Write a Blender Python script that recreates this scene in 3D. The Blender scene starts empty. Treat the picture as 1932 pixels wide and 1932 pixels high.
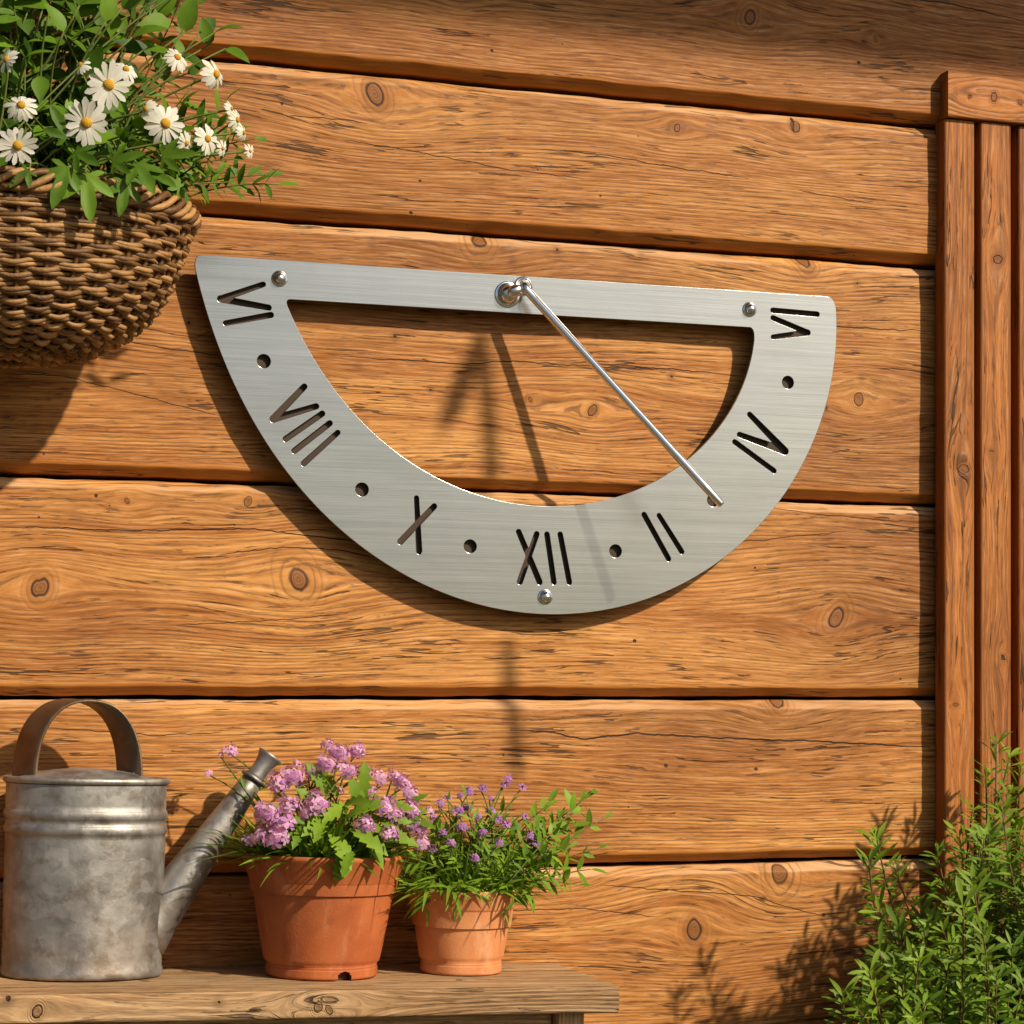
import bpy, math, random
import numpy as np
from mathutils import Vector, Matrix, noise as mnoise

# ------------------------------------------------------------------ camera, sky, sun
SC = bpy.context.scene
COL = SC.collection
TH = math.radians(18.2)
FPX = 4000.0                       # focal length, in units of a 1932 px wide picture
S = 0.0006                         # metres per picture unit on the wall
FW = Vector((math.sin(TH), math.cos(TH), 0)); RT = Vector((math.cos(TH), -math.sin(TH), 0)); UP = Vector((0, 0, 1))
CAM = Vector((0, 0, 1.0)) - 2.4 * FW
cam_d = bpy.data.cameras.new('camera'); cam = bpy.data.objects.new('camera', cam_d); COL.objects.link(cam)
cam.location = CAM
cam.rotation_euler = (math.radians(90), 0, -TH)
cam_d.sensor_width = 36; cam_d.lens = 36 * FPX / 1932
cam_d.shift_y = (1330 - 966) / 1932
cam_d.clip_start = 0.05; cam_d.clip_end = 500
SC.camera = cam

SUNV = Vector((0.72, -1.0, 0.87)).normalized()       # towards the sun
w = bpy.data.worlds.new('World'); SC.world = w; w.use_nodes = True
nt = w.node_tree; nt.nodes.clear()
sky = nt.nodes.new('ShaderNodeTexSky'); sky.sky_type = 'NISHITA'; sky.sun_disc = False
sky.sun_elevation = math.asin(SUNV.z); sky.sun_rotation = math.atan2(SUNV.x, SUNV.y)
sky.air_density = 1.0; sky.dust_density = 2.5
bg = nt.nodes.new('ShaderNodeBackground'); bg.inputs[1].default_value = 0.078
wo = nt.nodes.new('ShaderNodeOutputWorld')
nt.links.new(sky.outputs[0], bg.inputs[0]); nt.links.new(bg.outputs[0], wo.inputs[0])
sd = bpy.data.lights.new('sun', 'SUN'); sun = bpy.data.objects.new('sun', sd); COL.objects.link(sun)
sd.energy = 5.0; sd.angle = math.radians(1.3); sd.color = (1.0, 0.85, 0.65)
sun.rotation_euler = (-SUNV).to_track_quat('-Z', 'Y').to_euler(); sun.location = (2, -3, 4)
SC.view_settings.view_transform = 'Standard'; SC.view_settings.look = 'None'
SC.view_settings.exposure = 0.0; SC.view_settings.gamma = 1.0
SC.cycles.max_bounces = 6; SC.cycles.caustics_reflective = False; SC.cycles.caustics_refractive = False

rng = random.Random(7)

def P(px, py, d):
    """world point at distance d in front of the wall face, seen at picture position (px, py)"""
    D = FW + RT * ((px - 966) / FPX) - UP * ((py - 1330) / FPX)
    return CAM + D * ((-d - CAM.y) / D.y)

# ------------------------------------------------------------------ mesh helpers
class MB:
    def __init__(s): s.v = []; s.f = []; s.m = []; s.t = []
    def add(s, vs, fs, mat=0, tint=0.5):
        o = len(s.v); s.v += [tuple(x) for x in vs]; s.t += [tint] * len(vs)
        s.f += [tuple(i + o for i in f) for f in fs]; s.m += [mat] * len(fs)
    def build(s, name, mats, parent=None, smooth=True):
        me = bpy.data.meshes.new(name); me.from_pydata(s.v, [], s.f)
        for m in (mats if isinstance(mats, (list, tuple)) else [mats]): me.materials.append(m)
        me.polygons.foreach_set('material_index', s.m)
        me.polygons.foreach_set('use_smooth', [smooth] * len(s.f))
        a = me.attributes.new('tint', 'FLOAT', 'POINT'); a.data.foreach_set('value', s.t)
        me.update()
        o = bpy.data.objects.new(name, me); COL.objects.link(o)
        if parent: o.parent = parent
        return o

def empty(name, loc=(0, 0, 0)):
    o = bpy.data.objects.new(name, None); COL.objects.link(o); o.location = loc
    o.empty_display_size = .05
    return o

def tag(o, label, cat, group=None, kind=None):
    o['label'] = label; o['category'] = cat
    if group: o['group'] = group
    if kind: o['kind'] = kind
    return o

def adopt(child, parent):
    """parent while keeping the child's world-space coordinates"""
    child.parent = parent
    child.matrix_parent_inverse = Matrix.Translation(-parent.location)
    return child

def frame_of(d):
    d = d.normalized(); a = Vector((0, 0, 1)) if abs(d.z) < .9 else Vector((1, 0, 0))
    x = a.cross(d).normalized(); return x, d.cross(x)

def tube(mb, pts, r0, r1=None, n=6, tint=.5, mat=0, cap=True, radii=None):
    pts = [Vector(p) for p in pts]; k = len(pts)
    if r1 is None: r1 = r0
    vs = []; x = None
    for i, p in enumerate(pts):
        d = (pts[min(i + 1, k - 1)] - pts[max(i - 1, 0)]).normalized()
        if x is None: x, y = frame_of(d)
        else:
            x = (x - d * x.dot(d)).normalized(); y = d.cross(x)
        r = radii[i] if radii else r0 + (r1 - r0) * i / (k - 1)
        for j in range(n):
            a = 2 * math.pi * j / n; vs.append(p + x * math.cos(a) * r + y * math.sin(a) * r)
    fs = [(i * n + j, i * n + (j + 1) % n, (i + 1) * n + (j + 1) % n, (i + 1) * n + j) for i in range(k - 1) for j in range(n)]
    if cap: fs += [tuple(range(n))[::-1], tuple(range((k - 1) * n, k * n))]
    mb.add(vs, fs, mat, tint)

def lathe(mb, prof, n=64, sx=1, sy=1, c=(0, 0, 0), closed=False, mat=0, tint=.5, wob=0):
    vs = []
    for i, (r, z) in enumerate(prof):
        for j in range(n):
            a = 2 * math.pi * j / n
            rr = r * (1 + wob * mnoise.noise((math.cos(a) * 1.5, math.sin(a) * 1.5, z * 12)))
            vs.append((c[0] + rr * sx * math.cos(a), c[1] + rr * sy * math.sin(a), c[2] + z))
    k = len(prof)
    fs = [(i * n + j, i * n + (j + 1) % n, (i + 1) * n + (j + 1) % n, (i + 1) * n + j) for i in range(k - 1) for j in range(n)]
    mb.add(vs, fs, mat, tint)

def bez(p0, p1, p2, n):
    out = []
    for i in range(n + 1):
        t = i / n; out.append(p0 * (1 - t) ** 2 + p1 * (2 * t * (1 - t)) + p2 * t * t)
    return out

# ------------------------------------------------------------------ materials
class NT:
    def __init__(s, name):
        s.mat = bpy.data.materials.new(name); s.mat.use_nodes = True; s.t = s.mat.node_tree; s.t.nodes.clear()
        s.out = s.t.nodes.new('ShaderNodeOutputMaterial'); s.b = s.t.nodes.new('ShaderNodeBsdfPrincipled')
        s.t.links.new(s.b.outputs[0], s.out.inputs[0])
    def put(s, sock, v):
        if hasattr(v, 'is_linked') or isinstance(v, bpy.types.NodeSocket): s.t.links.new(v, sock)
        elif v is not None:
            if isinstance(v, (tuple, list)) and len(v) == 3 and sock.type == 'RGBA': v = (*v, 1)
            sock.default_value = v
    def m(s, op, a, b=None, c=None, clamp=False):
        n = s.t.nodes.new('ShaderNodeMath'); n.operation = op; n.use_clamp = clamp
        s.put(n.inputs[0], a)
        if b is not None: s.put(n.inputs[1], b)
        if c is not None: s.put(n.inputs[2], c)
        return n.outputs[0]
    def vec(s, x, y, z=0.0):
        n = s.t.nodes.new('ShaderNodeCombineXYZ')
        for i, q in enumerate((x, y, z)): s.put(n.inputs[i], q)
        return n.outputs[0]
    def sep(s, v):
        n = s.t.nodes.new('ShaderNodeSeparateXYZ'); s.put(n.inputs[0], v); return n.outputs
    def attr(s, name):
        n = s.t.nodes.new('ShaderNodeAttribute'); n.attribute_name = name; return n
    def noise(s, v, scale=1.0, detail=2.0, rough=.5, col=False):
        n = s.t.nodes.new('ShaderNodeTexNoise'); s.put(n.inputs['Vector'], v)
        n.inputs['Scale'].default_value = scale; n.inputs['Detail'].default_value = detail; n.inputs['Roughness'].default_value = rough
        return n.outputs[1 if col else 0]
    def voro(s, v, scale=1.0, feat='F1', rnd=1.0):
        n = s.t.nodes.new('ShaderNodeTexVoronoi'); n.feature = feat; s.put(n.inputs['Vector'], v)
        n.inputs['Scale'].default_value = scale; n.inputs['Randomness'].default_value = rnd
        return n.outputs
    def ss(s, x, a, b, lo=0.0, hi=1.0):
        n = s.t.nodes.new('ShaderNodeMapRange'); n.interpolation_type = 'SMOOTHSTEP'
        s.put(n.inputs[0], x); s.put(n.inputs[1], a); s.put(n.inputs[2], b); n.inputs[3].default_value = lo; n.inputs[4].default_value = hi
        return n.outputs[0]
    def mix(s, f, a, b, mode='MIX'):
        n = s.t.nodes.new('ShaderNodeMix'); n.data_type = 'RGBA'; n.blend_type = mode
        s.put(n.inputs[0], f); s.put(n.inputs[6], a); s.put(n.inputs[7], b); return n.outputs[2]
    def bump(s, h, dist, strength=1.0, normal=None):
        n = s.t.nodes.new('ShaderNodeBump'); s.put(n.inputs['Height'], h)
        n.inputs['Distance'].default_value = dist; n.inputs['Strength'].default_value = strength
        if normal is not None: s.put(n.inputs['Normal'], normal)
        return n.outputs[0]
    def obj(s):
        return s.t.nodes.new('ShaderNodeTexCoord').outputs['Object']
    def set(s, **k):
        for a, v in k.items(): s.put(s.b.inputs[a.replace('_', ' ')], v)
        return s.mat

def wood(name, light, mid, dark, knotc=(.085, .04, .02), ring_f=185., ring_k=.72, rough=.62, wear_and_sun=None, bump=.0011, grey=None, hole_t=.22):
    n = NT(name)
    g = n.sep(n.attr('grain').outputs['Vector']); u, v, r = g[0], g[1], g[2]
    kd = n.attr('knot').outputs['Fac']
    cs = n.sep(n.attr('crk').outputs['Vector']); cw = n.sep(n.attr('crkw').outputs['Vector'])
    ed = n.attr('edge').outputs['Fac']
    w1 = n.noise(n.vec(n.m('MULTIPLY', u, 1.3), n.m('MULTIPLY', v, 9.), r), 1, 2)
    w2 = n.noise(n.vec(n.m('MULTIPLY', u, 7.), n.m('MULTIPLY', v, 45.), r), 1, 2)
    w3 = n.noise(n.vec(n.m('MULTIPLY', u, 30.), n.m('MULTIPLY', v, 90.), r), 1, 1)
    v2 = n.m('ADD', v, n.m('ADD', n.m('MULTIPLY', w1, .05), n.m('ADD', n.m('MULTIPLY', w2, .0055), n.m('MULTIPLY', w3, .0016))))
    sp = n.noise(n.vec(0., n.m('MULTIPLY', v, 11.), r), 1, 2)
    ph = n.m('MULTIPLY', n.m('ADD', n.m('MULTIPLY', v2, ring_f), n.m('MULTIPLY', sp, 10.)), 6.2832)
    sn = n.m('MULTIPLY_ADD', n.m('SINE', ph), .5, .5)
    line = n.m('POWER', sn, 7.)
    early = n.m('POWER', sn, 1.2)
    lm = n.ss(n.noise(n.vec(n.m('MULTIPLY', u, 3.), n.m('MULTIPLY', v, 22.), r), 1, 2), .33, .66)
    line = n.m('MULTIPLY', n.m('MULTIPLY', line, lm), n.ss(n.noise(n.vec(n.m('MULTIPLY', u, 24.), n.m('MULTIPLY', v2, 260.), n.m('ADD', r, 2.)), 1, 3, .6), .38, .58, .25, 1.))
    fib = n.noise(n.vec(n.m('MULTIPLY', u, 28.), n.m('MULTIPLY', v2, 640.), r), 1, 4, .65)
    strk = n.noise(n.vec(n.m('MULTIPLY', u, 2.6), n.m('MULTIPLY', v2, 65.), r), 1, 4, .6)
    blot = n.noise(n.vec(n.m('MULTIPLY', u, 4.5), n.m('MULTIPLY', v, 11.), r), 1, 4, .6)
    # small checks following the grain
    ck = n.noise(n.vec(n.m('MULTIPLY', u, 13.), n.m('MULTIPLY', v2, 230.), n.m('ADD', r, 3.3)), 1, 4, .6)
    ckm = n.ss(n.noise(n.vec(n.m('MULTIPLY', u, 5.), n.m('MULTIPLY', v, 14.), n.m('ADD', r, 8.)), 1, 2), .40, .6)
    check = n.m('MULTIPLY', n.ss(ck, .635, .67), ckm)
    # worm and nail holes
    vo = n.voro(n.vec(n.m('MULTIPLY', u, 26.), n.m('MULTIPLY', v, 29.), r), 1)
    vc = n.sep(vo['Color'])
    hole = n.m('MULTIPLY', n.ss(n.m('DIVIDE', vo['Distance'], n.m('MULTIPLY_ADD', n.m('POWER', vc[1], 2.), .04, .022)), 1.25, .8), n.m('GREATER_THAN', vc[0], hole_t))
    halo = n.m('MULTIPLY', n.ss(n.m('DIVIDE', vo['Distance'], n.m('MULTIPLY_ADD', vc[1], .12, .04)), 1.8, .3), n.m('GREATER_THAN', vc[2], .6))
    col = n.mix(n.ss(strk, .3, .7), light, mid)
    col = n.mix(n.m('MULTIPLY', n.ss(blot, .42, .75), .55), col, mid)
    big = n.noise(n.vec(n.m('MULTIPLY', u, 2.2), n.m('MULTIPLY', v, 3.5), n.m('ADD', r, 11.)), 1, 3, .55)
    col = n.mix(n.m('MULTIPLY', n.ss(big, .42, .66), .75), col, n.mix(.45, mid, dark))
    col = n.mix(n.attr('tone_shade').outputs['Fac'], col, n.mix(.3, mid, dark))  # board tone, plus shade painted into the upper boards and the left side
    if grey: col = n.mix(n.m('MULTIPLY', n.ss(n.noise(n.vec(n.m('MULTIPLY', u, 3.), n.m('MULTIPLY', v, 30.), n.m('ADD', r, 5.)), 1, 4, .6), .42, .66), .55), col, grey)
    fl = n.noise(n.vec(n.m('MULTIPLY', u, 34.), n.m('MULTIPLY', v2, 420.), n.m('ADD', r, 6.)), 1, 4, .62)
    col = n.mix(n.m('MULTIPLY', n.ss(fl, .57, .65), .6), col, dark)
    col = n.mix(n.m('MULTIPLY', early, .22), col, dark)
    col = n.mix(n.m('MULTIPLY', line, ring_k), col, dark)
    col = n.mix(n.m('MULTIPLY', n.ss(fib, .42, .72), .5), col, dark)
    col = n.mix(n.m('MULTIPLY', n.ss(fib, .5, .22), .35), col, n.mix(.4, light, (1, .85, .6)))
    if wear_and_sun: col = n.mix(n.m('MULTIPLY', n.ss(ed, .15, .8), .75), col, n.mix(n.ss(strk, .3, .7), wear_and_sun, mid))
    if wear_and_sun: col = n.mix(n.m('MULTIPLY', n.ss(n.m('MULTIPLY', ed, -1.), .2, .8), n.m('MULTIPLY', n.ss(strk, .35, .6), .65)), col, (.74, .47, .25))  # upper edges painted paler to look sunlit
    # knots
    wob = n.noise(n.vec(n.m('MULTIPLY', u, 55.), n.m('MULTIPLY', v, 55.), r), 1, 3)
    wob2 = n.noise(n.vec(n.m('MULTIPLY', u, 16.), n.m('MULTIPLY', v, 22.), r), 1, 2)
    kq = n.m('ADD', kd, n.m('ADD', n.m('MULTIPLY_ADD', wob, 1.1, -.55), n.m('MULTIPLY', n.m('MULTIPLY_ADD', wob2, 2., -1.), n.ss(kd, .8, 4., 0., 1.3))))
    kr = n.m('MULTIPLY_ADD', n.m('SINE', n.m('MULTIPLY', kq, n.m('MULTIPLY_ADD', wob2, 2., 7.))), .5, .5)
    kfade = n.ss(kq, 3.8, 1.5)
    col = n.mix(n.m('MULTIPLY', kfade, .22), col, n.mix(.5, light, mid))
    col = n.mix(n.m('MULTIPLY', n.m('MULTIPLY', n.m('POWER', kr, 4.), kfade), n.m('MULTIPLY_ADD', lm, .35, .22)), col, dark)
    col = n.mix(n.m('MULTIPLY', n.m('MULTIPLY', n.ss(kq, 3.0, .9), n.ss(wob2, .35, .65)), .7), col, n.mix(.5, mid, dark))
    core = n.ss(kq, 1.10, .86)
    kcol = n.mix(n.m('MULTIPLY_ADD', n.m('SINE', n.m('MULTIPLY', kq, 22.)), .3, .3), n.mix(.55, knotc, mid), knotc)
    col = n.mix(n.m('MULTIPLY', core, .92), col, kcol)
    rim = n.m('MULTIPLY', n.m('MULTIPLY', n.ss(kq, .78, 1.0), n.ss(kq, 1.25, 1.0)), n.ss(wob2, .25, .5, .35, 1.))
    col = n.mix(n.m('MULTIPLY', rim, .9), col, (.02, .01, .006))
    sn = n.mix(kfade, sn, kr)
    # long cracks
    cj = n.m('MULTIPLY_ADD', n.noise(n.vec(n.m('MULTIPLY', u, 42.), r, 0.), 1, 3, .6), .006, -.003)
    cr = None
    for i in range(3):
        q = n.m('ABSOLUTE', n.m('ADD', cs[i], cj))
        q = n.ss(n.m('DIVIDE', q, n.m('MAXIMUM', cw[i], 1e-6)), 1.2, .55)
        cr = q if cr is None else n.m('MAXIMUM', cr, q)
    ink = (.018, .009, .005)
    q2 = n.m('ABSOLUTE', n.m('SUBTRACT', n.noise(n.vec(n.m('MULTIPLY', u, 4.5), n.m('MULTIPLY', v2, 75.), n.m('ADD', r, 13.)), 1, 3, .55), .5))
    mk2 = n.ss(n.noise(n.vec(n.m('MULTIPLY', u, 7.), n.m('MULTIPLY', v, 34.), n.m('ADD', r, 17.)), 1, 3, .6), .52, .60)
    cr = n.m('MAXIMUM', cr, n.m('MULTIPLY', n.ss(q2, n.m('MULTIPLY', mk2, .018), n.m('MULTIPLY', mk2, .008)), n.m('MULTIPLY', mk2, .8)))
    col = n.mix(n.m('MULTIPLY', check, .75), col, ink)
    col = n.mix(n.m('MULTIPLY', halo, .4), col, dark)
    col = n.mix(n.m('MULTIPLY', hole, .93), col, ink)
    col = n.mix(n.m('MULTIPLY', cr, .95), col, ink)
    h = n.m('MULTIPLY', fib, -.35)
    h = n.m('ADD', h, n.m('MULTIPLY', sn, -.18))
    h = n.m('ADD', h, n.m('MULTIPLY', strk, -.5))
    h = n.m('SUBTRACT', h, n.m('MULTIPLY', n.m('MAXIMUM', check, hole), .9))
    h = n.m('SUBTRACT', h, n.m('MULTIPLY', cr, 1.6))
    h = n.m('SUBTRACT', h, n.m('MULTIPLY', rim, .5))
    rg = n.m('MULTIPLY_ADD', fib, .25, rough - .12)
    return n.set(Base_Color=col, Roughness=rg, Normal=n.bump(h, bump), Specular_IOR_Level=.32)

W_WALL = wood('timber_siding', (.76, .37, .10), (.46, .162, .027), (.065, .018, .005), wear_and_sun=(.44, .16, .02), bump=.0008)
W_POST = wood('stained_frame_wood', (.54, .20, .036), (.38, .122, .018), (.09, .028, .008), ring_f=120, wear_and_sun=(.20, .065, .014), hole_t=.85)
W_BENCH = wood('weathered_bench_wood', (.74, .46, .225), (.44, .25, .11), (.07, .032, .013), ring_f=210, ring_k=.55, rough=.75, grey=(.50, .36, .21), bump=.003)

def leafmat(name, a, b, rough=.5, trans=.35, centre=None):
    n = NT(name); t = n.attr('tint').outputs['Fac']
    nz = n.noise(n.obj(), 90, 2)
    col = n.mix(n.m('ADD', n.m('MULTIPLY', t, .85), n.m('MULTIPLY_ADD', nz, .5, -.2), clamp=True), a, b)
    n.set(Base_Color=col, Roughness=rough, Specular_IOR_Level=.22)
    tr = n.t.nodes.new('ShaderNodeBsdfTranslucent'); n.put(tr.inputs[0], n.mix(1.0, col, (1.5, 1.6, .7), 'MULTIPLY'))
    mx = n.t.nodes.new('ShaderNodeMixShader'); mx.inputs[0].default_value = trans
    n.t.links.new(n.b.outputs[0], mx.inputs[1]); n.t.links.new(tr.outputs[0], mx.inputs[2]); n.t.links.new(mx.outputs[0], n.out.inputs[0])
    return n.mat

LEAF_D = leafmat('daisy_leaf_green', (.018, .06, .005), (.15, .28, .018), trans=.18)
LEAF_P = leafmat('pot_leaf_green', (.045, .125, .007), (.24, .38, .03), trans=.22)
LEAF_H = leafmat('shrub_leaf_green', (.03, .09, .007), (.24, .37, .03), trans=.2)
STEM = leafmat('green_stem', (.06, .11, .02), (.17, .20, .05), trans=.1)
TWIGM = leafmat('brown_twig', (.09, .05, .025), (.2, .12, .06), rough=.8, trans=.0)
PETAL_W = leafmat('white_petal', (.72, .70, .68), (.85, .84, .80), rough=.6, trans=.3)
PETAL_L = leafmat('lilac_petal', (.52, .22, .55), (.82, .54, .82), rough=.6, trans=.35)
PETAL_V = leafmat('violet_petal', (.26, .10, .34), (.55, .28, .60), rough=.6, trans=.3)

def simple(name, col, rough=.5, metal=0.0, spec=.5, nscale=None, col2=None, bumpd=0):
    n = NT(name)
    c = col
    if nscale:
        nz = n.noise(n.obj(), nscale, 4, .6); c = n.mix(n.ss(nz, .35, .68), col, col2 or col)
        if bumpd: n.put(n.b.inputs['Normal'], n.bump(nz, bumpd))
    return n.set(Base_Color=c, Roughness=rough, Metallic=metal, Specular_IOR_Level=spec)

DISC = simple('yellow_flower_disc', (.75, .42, .02), .8, nscale=900, col2=(.55, .26, .01), bumpd=.0015)
CHROME = simple('polished_steel', (.90, .91, .92), .2, 1.0)
SOIL = simple('potting_soil', (.02, .013, .009), .95, nscale=160, col2=(.045, .03, .02), bumpd=.006)

def brushed():
    n = NT('brushed_steel'); o = n.sep(n.obj()); x, z = o[0], o[2]
    a = n.noise(n.vec(n.m('MULTIPLY', x, 7.), n.m('MULTIPLY', z, 1100.), 0.), 1, 3, .6)
    b = n.noise(n.vec(n.m('MULTIPLY', x, 2.), n.m('MULTIPLY', z, 160.), 4.), 1, 3, .6)
    c = n.noise(n.obj(), 9, 3)
    k = n.m('ADD', n.m('MULTIPLY', a, .6), n.m('MULTIPLY', b, .4))
    sm = n.noise(n.vec(n.m('MULTIPLY', x, 5.), n.m('MULTIPLY', z, 9.), 2.), 1, 4, .6)
    col = n.mix(n.ss(k, .3, .7), (.35, .378, .384), (.48, .505, .505))
    col = n.mix(n.m('MULTIPLY', n.ss(sm, .45, .7), .3), col, (.31, .333, .338))
    rg = n.m('ADD', n.m('MULTIPLY_ADD', a, .06, .19), n.m('MULTIPLY', sm, .05))
    n.set(Base_Color=col, Roughness=rg, Metallic=1.0, Normal=n.bump(n.m('ADD', k, n.m('MULTIPLY', c, 6.)), .00012, .6), Anisotropic=.12, Tangent=n.vec(0., 0., 1.))
    return n.mat
STEEL = brushed()

def galv(name='aged_galvanized_steel', rust=.4, dk=1.0):
    n = NT(name); o = n.obj()
    d = n.noise(o, 14, 3, col=True)
    wv = n.t.nodes.new('ShaderNodeMix'); wv.data_type = 'VECTOR'; wv.inputs[0].default_value = .06
    n.put(wv.inputs[4], o); n.put(wv.inputs[5], d)
    v = n.voro(wv.outputs[1], 62)
    sp = n.sep(v['Color'])[0]
    b1 = n.noise(o, 16, 5, .65); b2 = n.noise(o, 45, 4, .6)
    col = n.mix(n.ss(b1, .3, .68), (.21, .20, .19), (.43, .425, .41))
    col = n.mix(n.m('MULTIPLY', n.ss(sp, .2, .9), .16), col, (.56, .55, .53))
    col = n.mix(n.m('MULTIPLY', n.ss(b2, .48, .68), .65), col, (.17, .14, .11))
    col = n.mix(n.m('MULTIPLY', n.ss(n.noise(o, 7, 4, .6), .5 - .3 * (rust > .5), .68), rust), col, (.24, .155, .085))
    if dk < 1: col = n.mix(1.0, col, (dk, dk * .84, dk * .66), 'MULTIPLY')
    rg = n.m('ADD', n.m('MULTIPLY_ADD', b1, .28, .34), n.m('MULTIPLY', sp, .12))
    h = n.m('ADD', n.m('MULTIPLY', b1, .8), n.m('ADD', n.m('MULTIPLY', sp, .03), n.m('MULTIPLY', b2, .35)))
    n.set(Base_Color=col, Roughness=rg, Metallic=.82, Normal=n.bump(h, .0022, .7))
    return n.mat
GALV = galv(); GALV_D = galv('brown_patina_steel', .85, .72)

def terra(name, a, b, pale):
    n = NT(name); o = n.obj()
    q = n.sep(o)
    nz = n.noise(o, 22, 5, .6); fz = n.noise(o, 420, 3, .6)
    st = n.noise(n.vec(n.m('MULTIPLY', q[0], 60.), n.m('MULTIPLY', q[1], 60.), n.m('MULTIPLY', q[2], 14.)), 1, 4, .6)
    col = n.mix(n.ss(nz, .32, .7), a, b)
    col = n.mix(n.m('MULTIPLY', n.ss(st, .52, .74), .45), col, pale)
    col = n.mix(n.m('MULTIPLY', n.ss(fz, .6, .78), .3), col, pale)
    col = n.mix(n.m('MULTIPLY', n.ss(n.noise(o, 60, 4, .6), .56, .72), .4), col, n.mix(.6, a, (.08, .03, .015)))
    n.set(Base_Color=col, Roughness=.72, Normal=n.bump(n.m('ADD', fz, n.m('MULTIPLY', nz, 1.5)), .0003), Specular_IOR_Level=.4)
    return n.mat
TERRA1 = terra('terracotta_orange', (.46, .128, .034), (.36, .088, .024), (.54, .23, .11))
TERRA2 = terra('terracotta_pale', (.66, .285, .115), (.55, .205, .075), (.76, .46, .26))

def wicker_mat():
    n = NT('brown_wicker'); o = n.obj(); t = n.attr('tint').outputs['Fac']
    nz = n.noise(o, 70, 4, .6)
    col = n.mix(n.ss(n.m('ADD', n.m('MULTIPLY', t, .5), n.m('MULTIPLY', nz, .5)), .25, .75), (.12, .056, .017), (.42, .23, .085))
    n.set(Base_Color=col, Roughness=.55, Normal=n.bump(n.noise(o, 330, 3), .0008), Specular_IOR_Level=.4)
    return n.mat
WICKER = wicker_mat()
LINER = simple('dark_basket_liner', (.02, .012, .007), .95)

# ------------------------------------------------------------------ timber with warped grain
def warp_grain(u, v, knots, eye=.0125):
    """grain coordinates that flow round each knot, and the nearest knot distance in knot radii"""
    w_ = v.copy(); kd = np.full(u.shape, 9.0)
    for (ku, kv, r, st) in knots:
        dx = (u - ku) / st; dv = v - kv; d2 = dx * dx + dv * dv; R2 = (4.3 * r) ** 2
        w_ -= dv * R2 / (d2 + R2) * np.exp(-d2 / (r * 10) ** 2)
        q = np.sqrt(((u - ku) + dv * (((ku * 977) % 1) - .5) * .7) ** 2 / (r * .88) ** 2 + dv * dv / (r * 1.12) ** 2)
        q = np.where(q > 1, 1 + (q - 1) * (1.0 if r >= .0078 else 2.2), q)
        kd = np.minimum(kd, q)
    return w_, kd

def crack_layers(u, v, cracks):
    """signed distance to each long crack; three layers"""
    sd_ = np.full(u.shape + (3,), 0.05); wd = np.zeros(u.shape + (3,)); used = [[], [], []]
    for c in cracks:
        pts = sorted(c['p']); us = [p[0] for p in pts]; vs = [p[1] for p in pts]
        for L in range(3):
            if all(us[0] > e[1] + .02 or us[-1] < e[0] - .02 or min(abs(min(vs) - e[3]), abs(max(vs) - e[2])) > .0 and (min(vs) > e[3] + .06 or max(vs) < e[2] - .06) for e in used[L]): break
        used[L].append((us[0], us[-1], min(vs), max(vs)))
        cv = np.interp(u, us, vs)
        sg = v - cv
        inside = (u > us[0]) & (u < us[-1])
        tp = np.clip(np.minimum(u - us[0], us[-1] - u) / max(.12 * (us[-1] - us[0]), 1e-6), 0, 1)
        sel = (np.abs(sg) < .03) & inside
        sd_[..., L] = np.where(sel, sg, sd_[..., L]); wd[..., L] = np.where(sel, c['w'] * np.sqrt(tp), wd[..., L])
    return sd_, wd

def noise_np(x, z, seed, f):
    r = np.random.RandomState(seed); o = np.zeros_like(x)
    for k in range(7):
        a = r.uniform(0, 6.28); b = r.uniform(.3, 1) * f
        o += np.sin(x * b + a + 1.7 * np.sin(z * b * 1.3 + r.uniform(0, 6))) / 7
    return o

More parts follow.
